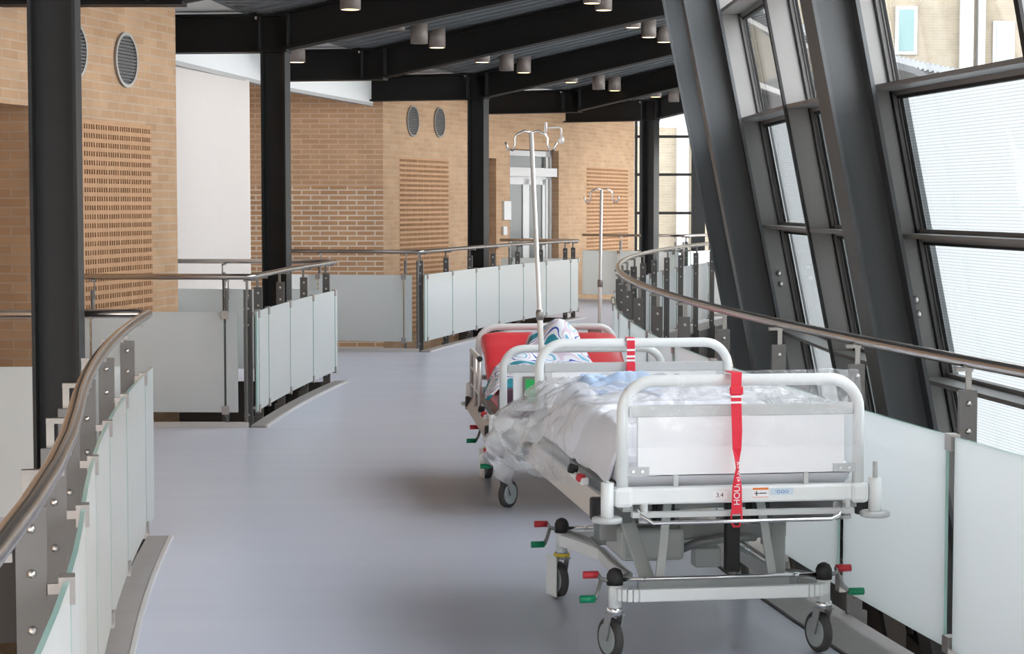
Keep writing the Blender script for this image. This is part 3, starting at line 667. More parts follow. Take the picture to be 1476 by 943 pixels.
for i, (px, py, Y, lb) in enumerate(lamps):
    best = None
    for k in range(400):                                   # slide along the sight line until the lamp hangs from the deck
        p = P2(px, py, Y-3.5+7*k/399); u = (V(p.x, p.y, 0)-V(CLX, CLY, 0)).length-RL
        e_ = abs(p.z+.21-(Z_T+.03+max(0, .45-u)*SL))
        if best is None or e_ < best[0]: best = (e_, p, Y-3.5+7*k/399)
    p = best[1]; ztop = p.z+.21
    print('LAMP', px, py, Y, round(best[2], 2), round(best[0], 3))
    root = empty('downlight', V(p.x, p.y, ztop)); tag(root, lb, 'ceiling lamp', 'cylinder downlights')
    mb = MB(); mb.lathe(V(p.x, p.y, ztop), (0, 0, -1), [(0, .088), (ztop-p.z, .088), (ztop-p.z, .076), (ztop-p.z-.02, .074)], 24); mb.build('housing', M['lamp_body'], root)
    mb = MB(); mb.lathe(V(p.x, p.y, p.z+.004), (0, 0, -1), [(0, .074), (.004, .074)], 20)
    lit = 'unlit' not in lb and 'grey' not in lb and 'brown' not in lb and 'small' not in lb
    mb.build('lens', M['lens'] if lit else M['lamp_body'], root)

# ------------------------------------------------------------------ what stands outside
root = empty('brick_building', V(9, 48, -3.6)); tag(root, 'pale brick building outside behind the glazing', 'building')
mb = MB()
def bw(x0, x1, z0, z1, y): mb.quad(V(x0, y, z0), V(x1, y, z0), V(x1, y, z1), V(x0, y, z1), 0, [(x0, z0), (x1, z0), (x1, z1), (x0, z1)])
bw(-2, 26, -3.6, 14, 48); mb.quad(V(26, 48, -3.6), V(26, 60, -3.6), V(26, 60, 14), V(26, 48, 14), 0, [(0, 0), (12, 0), (12, 17), (0, 17)])
mb.quad(V(-2, 48, 14), V(26, 48, 14), V(26, 60, 14), V(-2, 60, 14), 0, [(0, 0), (28, 0), (28, 12), (0, 12)])
mb.build('brick_front', M['brick_out'], root)
for x0, z0, mt in ((9.25, 5.2, 'teal_glass'), (11.6, 4.85, 'pale_glass'), (6.4, 5.2, 'teal_glass'), (14.6, 5, 'pale_glass'), (6.4, 1.5, 'teal_glass'), (9.25, 1.5, 'teal_glass')):
    mb = MB(); mb.b2((x0-.02, 47.93, z0), (x0+.5, 47.99, z0+1.15)); f_ = mb.build('window', M['white_paint'], root)
    mb = MB(); mb.b2((x0+.06, 47.90, z0+.08), (x0+.42, 47.94, z0+1.07)); mb.build('pane', M[mt], f_)
for x0, wd in ((10.78, .3), (11.2, .16), (3.98, .28)):
    mb = MB(); mb.b2((x0, 47.8, -3.6), (x0+wd, 47.99, 14)); mb.build('white_pilaster', M['white_paint'], root)
root = empty('canopy_roof', V(5.5, 30, -3.6)); tag(root, 'low curved grey roof outside the near window', 'roof')
mb = MB(); N = 14
for i in range(N):
    b0 = PI*(i/N); b1 = PI*((i+1)/N); f_ = lambda b_, y: V(5.4-1.5*math.cos(b_), y, 2.5+1.2*math.sin(b_))
    mb.hexa([f_(b0, 30), f_(b1, 30), f_(b1, 34), f_(b0, 34), f_(b0, 30)+V(0, 0, .1), f_(b1, 30)+V(0, 0, .1), f_(b1, 34)+V(0, 0, .1), f_(b0, 34)+V(0, 0, .1)])
mb.build('vault', M['zinc'], root)
for i in range(0, N+1, 2):
    b0 = PI*i/N; p = V(5.4-1.5*math.cos(b0), 29.98, 2.5+1.2*math.sin(b0)); mb = MB(); mb.bar(p, V(p.x, p.y, -3.6), .06, .06, (0, 1, 0)); mb.build('glazing_bar', M['zinc'], root)

# ------------------------------------------------------------------ hospital beds
def arc_pts(c, r, a0, a1, ax, ay, n_=8): return [Vector(c)+Vector(ax)*r*math.cos(lerp(a0, a1, i/n_))+Vector(ay)*r*math.sin(lerp(a0, a1, i/n_)) for i in range(n_+1)]
def hoop_path(y, hw, z0, z1, r):
    p = [V(-hw, y, z0)] + [V(-hw+r-r*math.cos(t_), y, z1-r+r*math.sin(t_)) for t_ in [PI/2*i/8 for i in range(9)]]
    return p + [V(-q.x, q.y, q.z) for q in reversed(p)]
WB, TR = 1.132, .385
def castor(root, x, y, rot, ring=False, cover=False):
    c_, s_ = math.cos(rot), math.sin(rot); ax = V(c_, s_, 0); fw = V(-s_, c_, 0)
    mb = MB(); mb.cyl(V(x, y, .185), V(x, y, .30), .024, 14)
    k = mb.build('castor', M['white'], root)
    mb = MB(); mb.lathe(V(x, y, .165), (0, 0, 1), [(0, .030), (.028, .030), (.03, .026)], 14); mb.build('collar', M['chrome'], k)
    w_ = V(x, y, .076)+fw*.03
    mb = MB(); mb.lathe(w_-ax*.016, ax, [(0, .050), (.0, .066), (.005, .074), (.027, .074), (.032, .066), (.032, .050)], 28); mb.build('tyre', M['tyre'], k)
    mb = MB(); mb.lathe(w_-ax*.019, ax, [(0, .052), (.003, .056), (.035, .056), (.038, .052)], 24); mb.build('wheel_disc', M['hub'], k)
    mb = MB()
    for q in (-1, 1):
        o_ = ax*q*.026; h0 = V(x, y, .17)+o_
        pts = [h0-fw*.018, h0+fw*.022, w_+o_+fw*.016-V(0, 0, .006), w_+o_-fw*.014-V(0, 0, .006)]
        mb.hexa([p_-ax*.0025 for p_ in pts]+[p_+ax*.0025 for p_ in pts])
    mb.box(V(x, y, .168), (.06, .044, .008), ax, fw); mb.build('fork', M['alu'], k)
    if cover:
        mb = MB(); mb.box(w_-ax*.034+V(0, 0, .018)-fw*.005, (.010, .085, .17), ax, fw); mb.build('wheel_cover', M['white'], k, bevel=.004)
    if ring:
        mb = MB(); mb.lathe(V(x, y, .176), (0, 0, 1), [(0, .034), (.014, .034)], 16); mb.build('yellow_ring', M['yellow'], k)
    mb = MB(); mb.lathe(V(x, y, .275), (0, 0, 1), [(0, .030), (.035, .030), (.052, .022), (.06, .008)], 16); mb.build('rubber_cap', M['rubber'], k)
def pedal(root, x, y, side, fwd=0):
    z_ = .285; mb = MB(); o_ = V(x, y, z_)
    e1 = V(x+side*.045, y+.03, z_+.022); e2 = V(x+side*.07, y-.045, z_-.05)
    mb.tube([o_, V(x+side*.04, y, z_+.012), e1], .008, 8); mb.tube([V(x+side*.04, y, z_+.008), V(x+side*.055, y-.02, z_-.03), e2], .008, 8)
    k = mb.build('brake_pedal', M['frame_dark'], root)
    mb = MB(); mb.cyl(e1, e1+V(side*.055, 0, .0), .0135, 12); mb.build('red_grip', M['red_grip'], k)
    mb = MB(); mb.cyl(e2, e2+V(side*.055, 0, 0), .0135, 12); mb.build('green_grip', M['green_grip'], k)
def bed(label, loc, rz, dz, variant):
    root = empty('hospital_bed', loc, rz, local=True); tag(root, label, 'hospital bed', 'hospital beds parked in the walkway')
    HY = WB+.40; FY = -.28; D_ = V(0, 0, dz)
    sh = lambda p: [q+D_ for q in p]
    # foot and head ends
    for y, nm in ((FY, 'foot'), (HY, 'head')):
        mb = MB(); mb.tube(sh(hoop_path(y, .416, .665, 1.028, .105)), .0205, 14); mb.build(nm+'_hoop', M['white'], root)
        mb = MB(); mb.b2((-.395, y-.012, .905+dz), (.395, y+.012, .945+dz)); mb.build(nm+'_grey_rail', M['grey_rail'], root, bevel=.004)
        mb = MB(); mb.b2((-.365, y-.008, .705+dz), (.365, y+.008, .908+dz)); pn = mb.build(nm+'_panel', M['panel'], root, bevel=.003)
        for s_ in (-1, 1):
            mb = MB(); mb.b2((s_*.37-.045, y-.014, .706+dz), (s_*.37+.045, y-.006, .735+dz)); b_ = mb.build('panel_bracket', M['grey_rail'], pn)
            for q in (-.016, .016):
                mb = MB(); mb.lathe(V(s_*.365+q, y-.014, .72+dz), (0, -1, 0), [(0, .007), (.003, .006)], 10); mb.build('screw', M['chrome'], pn)
            mb = MB(); mb.b2((s_*.23-.008, y-.006, .66+dz), (s_*.23+.008, y+.006, .71+dz)); mb.build('panel_stay', M['grey_rail'], root)
        mb = MB(); mb.b2((-.45, y-.026, .607+dz), (.45, y+.026, .664+dz)); mb.build(nm+'_crossbar', M['white'], root, bevel=.008)
        for s_ in (-1, 1):
            mb = MB(); mb.b2((s_*.416-.032, y-.036, .598+dz), (s_*.416+.032, y+.03, .668+dz)); mb.build('hoop_socket', M['white'], root, bevel=.014)
            yy = y + (-.02 if y < 0 else .02)
            mb = MB(); mb.cyl(V(s_*.472, yy, .555+dz), V(s_*.472, yy, .685+dz), .0225, 16); c_ = mb.build('corner_post', M['white'], root)
            mb = MB(); mb.lathe(V(s_*.472, yy, .548+dz), (0, 0, 1), [(0, .045), (.004, .052), (.016, .052), (.02, .045)], 24); mb.build('bumper_disc', M['grey_rail'], c_)
            mb = MB(); mb.cyl(V(s_*.472, yy, .68+dz), V(s_*.472, yy, .74+dz) if (s_ > 0 and y < 0) else V(s_*.472, yy, .69+dz), .009, 10); mb.build('pin', M['grey_rail'], c_)
    # bed frame
    mb = MB()
    for s_ in (-1, 1): mb.b2((s_*.395-.018, FY, .58+dz), (s_*.395+.018, HY, .625+dz))
    for y in (.05, .45, .85, 1.25): mb.b2((-.40, y-.02, .575+dz), (.40, y+.02, .612+dz))
    mb.build('bed_frame', M['frame'], root)
    mb = MB(); mb.b2((-.385, FY+.03, .615+dz), (.385, HY-.03, .635+dz)); mb.build('mattress_platform', M['frame'], root)
    mb = MB(); mb.b2((-.39, FY-.05, .566+dz), (.39, FY-.02, .584+dz)); mb.build('linen_shelf_bar', M['grey_rail'], root)
    mb = MB(); mb.tube(sh([V(-.37, FY-.01, .60), V(-.36, FY-.05, .575), V(-.325, FY-.075, .552), V(.30, FY-.075, .552), V(.33, FY-.06, .56), V(.365, FY-.02, .60)]), .0065, 8); mb.build('chrome_rod', M['chrome'], root)
    for s_ in (-.345, .37):
        mb = MB(); mb.cyl(V(s_, FY-.02, .555+dz), V(s_, FY-.02, .61+dz), .014, 12); mb.lathe(V(s_, FY-.02, .545+dz), (0, 0, 1), [(0, .018), (.012, .018)], 12); mb.build('rod_stub', M['grey_rail'], root)
    # side planks (folded side guards)
    for s_ in (-1, 1):
        x = s_*.475; y0, y1 = FY+.13, HY-.10
        mb = MB(); q = []
        for zz, e_ in ((.545, -.02), (.615, .02)):
            q += [V(x-s_*e_-.009, y0, zz+dz), V(x-s_*e_+.009, y0, zz+dz), V(x-s_*e_+.009, y1, zz+dz), V(x-s_*e_-.009, y1, zz+dz)]
        mb.hexa(q); pl = mb.build('side_guard_plank', M['tan'] if variant == 2 else M['plank'], root, bevel=.004)
        for ye in (y0, y1):
            mb = MB(); mb.b2((x-.03, ye-.03, .535+dz), (x+.03, ye+.01, .615+dz)); mb.build('end_cap', M['rubber'], pl, bevel=.008)
        mb = MB(); mb.bar(V(x*1.0, .10, .632+dz), V(x, .34, .632+dz), .03, .028); mb.build('latch_housing', M['panel'], root, bevel=.006)
        mb = MB(); mb.lathe(V(x, .27, .652+dz), (s_, 0, .3), [(0, .018), (.03, .018), (.034, .012)], 14); mb.build('black_knob', M['rubber'], root)
        mb = MB(); mb.lathe(V(x, .12, .64+dz), (s_, 0, .3), [(0, .015), (.02, .017), (.03, .010)], 8); mb.build('red_knob', M['red_grip'], root)
    # raised guard rails of bed two (left side, head half)
    if variant == 2:
        x = -.475; ya, yb = .62, 1.32
        mb = MB(); mb.tube([V(x, ya, .60+dz), V(x, ya, .86+dz), V(x, ya+.03, .905+dz), V(x, yb-.04, .905+dz), V(x, yb, .87+dz), V(x, yb, .62+dz)], .011, 10)
        for zz in (.70, .80): mb.tube([V(x, ya, zz+dz), V(x, yb, zz+dz)], .008, 8)
        mb.tube([V(x, lerp(ya, yb, .5), .60+dz), V(x, lerp(ya, yb, .5), .90+dz)], .011, 8)
        g = mb.build('raised_guard_rail', M['pale_steel'], root)
        mb = MB(); mb.lathe(V(x, ya-.012, .905+dz), (0, 1, 0), [(0, .016), (.02, .016)], 14); mb.build('end_cap', M['rubber'], g)
        mb = MB(); mb.tube([V(x, ya+.0, .905+dz), V(x, yb-.03, .905+dz)], .0145, 12); mb.build('grip_tube', M['pale_steel'], g)
        mb = MB(); mb.b2((.36-.05, -.10, .0), (.36, -.09, .01))
        # green card in a holder on the foot panel
        mb = MB(); mb.b2((-.315, FY-.022, .745+dz), (-.195, FY-.008, .885+dz)); h_ = mb.build('card_holder', M['bracket'], root)
        mb = MB(); mb.b2((-.303, FY-.028, .757+dz), (-.207, FY-.02, .870+dz)); mb.build('green_card', M['green_sheet'], h_)
    # base
    zb = .245
    for y, s_, nm in ((0, -1, 'front_base_tube'), (WB, 1, 'rear_base_tube')):
        mb = MB(); pts = [V(-TR, y, zb)] + [V(-TR+.075-.075*math.cos(t_)+.0, y+s_*.055*math.sin(t_), zb) for t_ in [PI/2*i/6 for i in range(1, 7)]]
        pts = pts + [V(-p_.x, p_.y, p_.z) for p_ in reversed(pts)]
        for p_, q_ in zip(pts, pts[1:]): mb.bar(p_, q_, .03, .045)
        mb.build(nm, M['white'], root, bevel=.004)
        mb = MB(); mb.cyl(V(-TR, y, .292), V(TR, y, .292), .0075, 10); mb.cyl(V(-TR+.1, y, .285), V(-TR+.1, y, .30), .011, 8); mb.cyl(V(TR-.1, y, .285), V(TR-.1, y, .30), .011, 8); mb.build('brake_rod', M['chrome'], root)
    for s_ in (-1, 1):
        mb = MB(); pts = [V(s_*TR, .02, zb), V(s_*(TR-.05), .12, zb-.005), V(s_*(TR-.11), .30, zb-.01), V(s_*(TR-.11), WB-.30, zb-.01), V(s_*(TR-.05), WB-.12, zb-.005), V(s_*TR, WB-.02, zb)]
        for p_, q_ in zip(pts, pts[1:]): mb.bar(p_, q_, .032, .045)
        mb.build('side_base_tube', M['white'] if s_ < 0 else M['frame'], root)
        mb = MB(); mb.tube([V(s_*(TR-.02), .04, .285), V(s_*(TR-.09), .2, .275), V(s_*(TR-.085), .5, .27), V(s_*(TR-.09), WB-.2, .275), V(s_*(TR-.02), WB-.04, .285)], .007, 8); mb.build('linkage_rod', M['frame_dark'], root)
        castor(root, s_*TR, 0, (.34 if s_ < 0 else .30) if variant == 1 else (-.72 if s_ < 0 else .2))
        if variant == 1: castor(root, s_*TR, WB, .30 if s_ < 0 else .1, ring=s_ < 0, cover=s_ < 0)
        else: castor(root, s_*TR, WB, .25 if s_ < 0 else 0, ring=s_ < 0, cover=s_ < 0)
        pedal(root, s_*(TR+.01), 0, s_); pedal(root, s_*(TR+.01), WB, s_)
    # lifting gear: crank arms, cross shafts, actuators
    for s_ in (-1, 1):
        for y0, y1 in ((.10, .30), (WB-.10, WB-.34)):
            mb = MB(); p0 = V(s_*.24, y0, .255); p1 = V(s_*.30, y1, .515+dz)
            mb.bar(p0, p1, .014, .055, (1, 0, 0)); mb.build('crank_arm', M['frame'], root, bevel=.004)
        mb = MB(); mb.bar(V(s_*.21, .06, .28), V(s_*.17, .10, .57+dz), .03, .014, (0, 1, 0)); mb.build('upright_strut', M['frame'], root)
        mb = MB(); q0 = V(s_*.36, .02, .545+dz); mb.hexa([V(s_*.44, FY+.22, .50+dz), V(s_*.40, FY+.22, .50+dz), V(s_*.20, .42, .43+dz), V(s_*.24, .42, .43+dz), V(s_*.44, FY+.22, .565+dz), V(s_*.40, FY+.22, .565+dz), V(s_*.20, .42, .555+dz), V(s_*.24, .42, .555+dz)])
        mb.build('support_wedge', M['alu'], root, bevel=.004)
    for y in (.30, WB-.34):
        mb = MB(); mb.cyl(V(-.33, y, .515+dz), V(.33, y, .515+dz), .02, 12); mb.build('lift_shaft', M['frame'], root)
    for y in (.10, WB-.10):
        mb = MB(); mb.b2((-.28, y-.018, .238), (.28, y+.018, .27)); mb.build('base_crossbar', M['frame'], root)
    mb = MB(); mb.b2((-.36, .40, .36+dz*.5), (.36, .44, .43+dz*.5)); mb.build('lift_beam', M['frame_dark'], root, bevel=.005)
    mb = MB(); mb.b2((-.30, .30, .30), (-.06, .62, .42)); mb.build('motor_box', M['frame'], root, bevel=.015)
    mb = MB(); mb.cyl(V(-.10, .34, .40), V(-.10, .34, .52+dz), .028, 14); mb.build('motor_cylinder', M['frame_dark'], root)
    mb = MB(); mb.b2((-.20, .16, .455+dz), (-.13, .24, .56+dz)); mb.build('black_bracket', M['rubber'], root, bevel=.005)
    mb = MB(); mb.b2((.155, .16, .455+dz), (.225, .24, .56+dz)); mb.build('black_bracket', M['rubber'], root, bevel=.005)
    mb = MB(); mb.b2((.055, .12, .285), (.105, .17, .57+dz)); mb.build('lift_column', M['rubber'], root, bevel=.004)
    mb = MB(); mb.tube([V(-.05, .45, .31), V(.0, .36, .355), (V(.12, .34, .375)), V(.24, .42, .36)], .016, 10); mb.build('cable_hose', M['frame_dark'], root)
    mb = MB(); mb.b2((.0, .38, .255), (.10, .46, .33)); mb.build('switch_box', M['frame'], root, bevel=.006)
    return root
B1 = ((.748, 7.035, 0), math.radians(8.2)); B2 = ((.345, 10.54, 0), math.radians(5.0))
bed('white hospital bed nearest the camera wrapped in clear plastic', *B1, 0, 1)
bed('white hospital bed behind the near one with a red mattress and raised guard rail', *B2, -.15, 2)
def at(o, B): o.location = B[0]; o.rotation_euler = (0, 0, B[1]); return o
def nz(p, s_, k=0): return noise.noise(Vector(p)*s_+Vector((k, k*1.7, k*.3)))
def slab_fn(x0, x1, y0, y1, zb, zt, r, amp, sc, seed, topfn=None):
    """soft closed pad as a grid: across = around the section, along = y"""
    def fn(u, v):
        y = lerp(y0, y1, v); e_ = min(1, min(v, 1-v)*(y1-y0)/r); rr_ = math.sqrt(max(0, 1-(1-e_)**2))
        zt2 = zt + (topfn(y) if topfn else 0); zb2 = zb + (topfn(y) if topfn else 0)*1.0
        a_ = 2*PI*u; cx = math.copysign(abs(math.cos(a_))**.28, math.cos(a_)); cz = math.copysign(abs(math.sin(a_))**.45, math.sin(a_))
        x = (x0+x1)/2+cx*(x1-x0)/2; z_ = (zb2+zt2)/2+cz*(zt2-zb2)/2*max(.02, rr_)
        p = V(x, y, z_); d_ = amp*nz(p, sc, seed); return p+V(d_*.4, d_*.4, d_*(1 if cz > 0 else .2))
    return fn
# bed one: mattress, duvet, folded blue linen, plastic film, strap, stickers
o = at(MB().grid(slab_fn(-.405, .405, -.235, 1.49, .637, .755, .05, .008, 4, 1), 48, 50).build('mattress', M['sheet']), B1)
tag(o, 'white sheeted mattress on the near bed under the plastic', 'mattress')
def duvet1(u, v):
    x = lerp(-.44, .44, u); y = lerp(-.10, 1.38, v); ed = min(u, 1-u)*.88; ev = min(v, 1-v)*1.48
    h = .085*sstep(0, .10, ed)*sstep(0, .14, ev)
    z_ = .762 + h*(1+.5*nz((x, y, 0), 3, 4)) + .035*nz((x, y*1.2, 0), 6, 9)*sstep(0, .1, ed) + .012*nz((x*2, y*.6, 0), 16, 2) - .10*(1-sstep(0, .05, ed))
    return V(x, y, z_)
o = at(MB().grid(duvet1, 70, 100).build('duvet', M['sheet'], solid=.012), B1); tag(o, 'crumpled white duvet under clear plastic on the near bed', 'duvet')
def dz1(x, y): return duvet1((x+.44)/.88, (y+.10)/1.48).z
def blue1(u, v):
    x = lerp(-.36, -.02, u); y = lerp(.86, 1.24, v); ed = min(u, 1-u, v, 1-v)
    return V(x+.02*nz((x, y, 1), 9), y, dz1(x, y)+.018+.06*sstep(0, .22, ed)+.018*nz((x*1.5, y*3, 0), 10, 5))
o = at(MB().grid(blue1, 40, 40).build('folded_blanket', M['blue'], solid=.01), B1); tag(o, 'pale blue folded blanket under the plastic on the near bed', 'blanket')
prof = [(-.318, .80), (-.322, .90), (-.318, 1.0), (-.30, 1.053), (-.27, 1.056), (-.235, 1.02), (-.15, .965), (0, .925), (.2, .905), (.5, .90), (.8, .905), (1.1, .90), (1.32, .86), (1.45, .74), (1.49, .60)]
cum = [0]
for p, q in zip(prof, prof[1:]): cum.append(cum[-1]+math.hypot(q[0]-p[0], q[1]-p[1]))
def pr(t_):
    d_ = t_*cum[-1]
    for i in range(len(prof)-1):
        if d_ <= cum[i+1] or i == len(prof)-2:
            k = (d_-cum[i])/(cum[i+1]-cum[i]); return lerp(prof[i][0], prof[i+1][0], k), lerp(prof[i][1], prof[i+1][1], k)
def film(u, v):
    y, z_ = pr(v); back = sstep(-.1, .5, y); bul = sstep(.45, .95, y)
    s_ = (u-.5)*2; side = -1 if s_ < 0 else 1; k = abs(s_)
    top = .64; hw = .408+.055*sstep(-.2, .2, y); end = 1-.75*sstep(.9, 1.0, v)
    if k < top: x = side*hw*k/top; zz = z_ - .03*back*(k/top)**3
    else:
        q = (k-top)/(1-top); drop = q*(.03+.27*back+.03*bul)*(1 if side < 0 else .75)*end
        out = math.sin(PI*q)*(.02+.03*back+(.10*bul if side < 0 else 0))+q*(.02 if side < 0 else .0)+(.05*bul*q if side < 0 else 0)
        x = side*(hw+out); zz = z_-.03*back-drop
        fr = sstep(-.26, .05, y); x = lerp(side*hw, x, fr); zz = lerp(z_, zz, fr)
    p = V(x, y, zz); am = lerp(.006, .03, back)+(.02*bul if side < 0 and k > .5 else 0)
    r1 = abs(nz((x*1.2+zz, y*1.6, zz*1.4), 5, 3)); r2 = nz((x, y, zz), 11, 8); r3 = abs(nz((x+y, y-x, zz), 15, 2))
    d_ = am*(1.9*r1+.5*r2-.35*r3); nrm_ = V(side if k >= top else 0, -1 if y < -.3 else 0, 1 if k < top else .3).normalized()
    p += nrm_*(d_+.006); 
    return p
o = at(MB().grid(film, 150, 170).build('plastic_cover', M['plastic']), B1); tag(o, 'crumpled clear plastic film draped over the near bed and its foot end', 'plastic cover')
# red strap with lettering over the foot hoop
root = empty('key_strap', B1[0], B1[1], local=True); tag(root, 'red strap with white lettering hanging over the near foot hoop', 'strap')
ys = -.345; sx0 = -.035
def ribbon(pts):
    mb = MB(); k = 0
    for (x, z_, w_, a_) in pts:
        c_ = V(math.cos(a_), math.sin(a_), 0)*w_/2; k = mb.add([V(x, ys, z_)-c_, V(x, ys, z_)+c_])
        if k: mb.face((k-2, k-1, k+1, k))
    return mb
rb = [(sx0, 1.058, .036, 0), (sx0-.001, 1.02, .036, 0), (sx0-.002, .985, .036, 0), (sx0, .94, .036, 0), (sx0+.003, .86, .036, .1), (sx0+.003, .80, .034, .3), (sx0+.004, .765, .03, .8), (sx0+.005, .735, .022, 1.0), (sx0+.004, .70, .03, .6), (sx0+.004, .665, .034, .15), (sx0+.004, .60, .036, 0), (sx0+.004, .575, .040, 0)]
mb = ribbon(rb); mb.quad(V(sx0-.018, ys, 1.058), V(sx0+.018, ys, 1.058), V(sx0+.018, -.25, 1.056), V(sx0-.018, -.25, 1.056)); mb.build('ribbon', M['strap'], root, solid=.003)
mb = MB(); mb.b2((sx0-.024, ys-.008, .985), (sx0+.022, ys+.004, 1.012)); mb.build('buckle', M['strap'], root, bevel=.003)
for z_ in (.978, .958):
    mb = MB(); mb.b2((sx0-.020, ys-.004, z_-.004), (sx0+.018, ys-.002, z_+.003)); mb.build('white_band', M['print'], root)
mb = MB(); mb.tube([V(sx0-.014, ys, .578), V(sx0-.016, ys, .55), V(sx0-.006, ys, .532), V(sx0+.012, ys, .532), V(sx0+.022, ys, .55), V(sx0+.020, ys, .578)], .004, 8, closed=True); mb.build('ring_clip', M['strap'], root)
def strap_far():
    r_ = empty('key_strap', B1[0], B1[1], local=True); tag(r_, 'short red strap on the hoop at the head of the near bed', 'strap')
    x = -.020; y = WB+.40-.028
    mb = MB(); mb.b2((x-.017, y-.002, .90), (x+.017, y+.001, 1.05)); mb.b2((x-.017, y-.002, 1.05), (x+.017, y+.05, 1.053)); mb.build('ribbon', M['strap'], r_)
    for z_ in (1.046, 1.0, .972, .955):
        mb = MB(); mb.b2((x-.019, y-.004, z_-.005), (x+.019, y-.0025, z_+.004)); mb.build('white_band', M['print'], r_)
    mb = MB(); mb.b2((x-.020, y-.006, .905), (x+.019, y+.0, .945)); mb.build('buckle', M['strap'], r_, bevel=.003)
strap_far()
def text(body, size, mat, parent, loc, rot, ext=.0006):
    c_ = bpy.data.curves.new('lettering', 'FONT'); c_.body = body; c_.size = size; c_.extrude = ext; c_.align_x = 'LEFT'; c_.align_y = 'CENTER'
    c_.materials.append(mat); o_ = bpy.data.objects.new('lettering', c_); C.objects.link(o_)
    bpy.context.view_layer.update(); dg = bpy.context.evaluated_depsgraph_get()
    me = bpy.data.meshes.new_from_object(o_.evaluated_get(dg)); bpy.data.objects.remove(o_)
    t_ = bpy.data.objects.new('lettering', me); C.objects.link(t_); t_.parent = parent; t_.location = loc; t_.rotation_euler = rot; return t_
text('HOUNISEN', .030, M['print'], root, (sx0+.004, ys-.0035, .605), (PI/2, -PI/2, 0))
def sticker(name, x0, x1, z0, z1, label, mat):
    r_ = empty(name, B1[0], B1[1], local=True); tag(r_, label, 'sticker'); mb = MB(); mb.b2((x0, -.3075, z0), (x1, -.306, z1)); mb.build('backing', mat, r_); return r_
r_ = sticker('number_sticker', -.105, -.055, .622, .648, 'white number sticker on the crossbar left of the red strap', M['print']); text('3.4', .022, M['ink'], r_, (-.095, -.3078, .635), (PI/2, 0, 0), .0003)
r_ = sticker('warning_sticker', .035, .090, .625, .658, 'white sticker with an orange band on the crossbar', M['print'])
mb = MB(); mb.b2((.035, -.3085, .651), (.090, -.3074, .658)); mb.build('orange_band', M['orange'], r_); mb = MB(); mb.b2((.035, -.3085, .625), (.090, -.3074, .6265)); mb.build('orange_line', M['orange'], r_)
mb = MB(); mb.b2((.040, -.3085, .637), (.056, -.3074, .640)); mb.b2((.0465, -.3085, .630), (.0495, -.3074, .647)); mb.build('cross_mark', M['ink'], r_)
mb = MB(); mb.b2((.058, -.3085, .6375), (.083, -.3074, .6405)); mb.build('ink_line', M['ink'], r_)
r_ = sticker('blue_sticker', .097, .178, .632, .656, 'pale blue sticker with ring symbols on the crossbar', M['label_blue']); text('\u00b7ooo', .026, M['ink_blue'], r_, (.112, -.3078, .645), (PI/2, 0, 0), .0003)
# bed two: mattress, foot cushion, duvet
def raise2(y): return .24*sstep(.62, 1.46, y)
o = at(MB().grid(slab_fn(-.41, .41, -.05, 1.47, .49, .61, .04, .012, 5, 6, raise2), 56, 56).build('mattress', M['red']), B2); tag(o, 'red vinyl mattress with raised head on the far bed', 'mattress')
o = at(MB().grid(slab_fn(-.43, .40, -.225, -.065, .49, .665, .04, .004, 5, 3), 40, 14).build('foot_cushion', M['purple']), B2); tag(o, 'dark purple cushion at the foot of the far bed', 'cushion')
def duvet2(u, v):
    y = lerp(.20, 1.20, v); x = lerp(lerp(-.43, -.14, sstep(.45, 1.1, y)), lerp(.37, .15, sstep(.35, 1.1, y)), u); ed = min(u, 1-u, v, 1-v)
    lump = .15*math.exp(-((x-.02)/.13)**2-((y-.98)/.22)**2)+.11*math.exp(-((x+.24)/.14)**2-((y-.60)/.25)**2)
    z_ = .628+raise2(y)+lump*(1+.25*nz((x, y, 0), 6, 1))+.05*sstep(0, .1, ed)+.02*nz((x, y, 0), 9, 5)
    if u < .06: z_ -= .07*(1-u/.06)
    return V(x-.03*(1-sstep(0, .15, u)), y, z_)
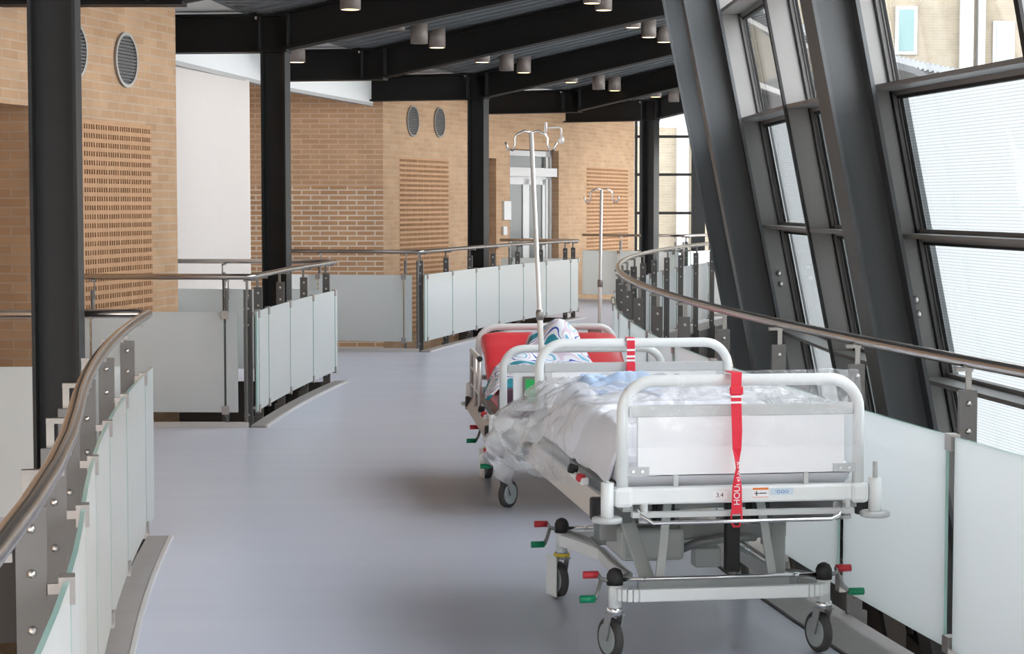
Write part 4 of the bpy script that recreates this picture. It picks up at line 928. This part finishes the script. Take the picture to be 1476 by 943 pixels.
o = at(MB().grid(duvet2, 70, 80).build('patterned_duvet', M['pattern'], solid=.012), B2); tag(o, 'rumpled white duvet with blue and teal pattern on the far bed', 'duvet')

# ------------------------------------------------------------------ drip stands
def iv_pole(label, foot, top, ang, arm, clear=False):
    foot = Vector(foot); top = Vector(top); root = empty('drip_stand', foot); tag(root, label, 'drip stand', 'drip stands on the beds')
    mb = MB(); mb.tube([foot, foot+(top-foot)*.35, foot+(top-foot)*.36, top], [.0125, .0125, .0095, .0095], 12); mb.build('pole', M['pale_steel'], root)
    mb = MB(); mb.lathe(foot+(top-foot)*.34, top-foot, [(0, .017), (.035, .017), (.045, .013)], 12); mb.build('collar', M['bracket'], root)
    d_ = V(math.cos(ang), math.sin(ang), 0)
    for s_ in (-1, 1):
        e_ = d_*s_
        pts = [top+V(0, 0, -.004), top+e_*arm*.35+V(0, 0, .004), top+e_*arm*.72-V(0, 0, .012), top+e_*arm*.82-V(0, 0, .03), top+e_*arm*.80-V(0, 0, .055), top+e_*arm*.93-V(0, 0, .082), top+e_*arm*1.12-V(0, 0, .080), top+e_*arm*1.28-V(0, 0, .045)]
        mb = MB(); mb.tube(pts, .0048, 8); mb.build('hook', M['chrome'], root)
    if clear:
        mb = MB(); q = top+d_*arm*.85; mb.tube([q+V(-.012, -.01, .040), q+V(-.010, -.01, -.004)], .008, 8); mb.tube([q+V(0, -.01, .018), q+V(.052, -.01, .018), q+V(.057, -.01, .010), q+V(.058, -.01, -.024)], .0042, 8); mb.tube([q+V(.052, -.01, -.024), q+V(.062, -.01, -.050)], [.014, .012], 10)
        mb.build('clear_hanger', M['clear_hook'], root)
iv_pole('tall steel drip stand at the head of the near bed with a clear hanger', P2(785, 600, 8.62), P2(765.5, 190, 8.62), .1, .088, True)
iv_pole('shorter steel drip stand at the head of the far bed', P2(864, 486, 12.15), P2(867, 273, 12.15), .1, .085)
mb = MB(); p = P2(857, 481, 12.12); mb.box(p, (.08, .05, .07)); tag(mb.build('drip_stand_clamp', M['bracket'], bevel=.01), 'grey clamp block on the far bed head hoop holding the short drip stand', 'clamp')
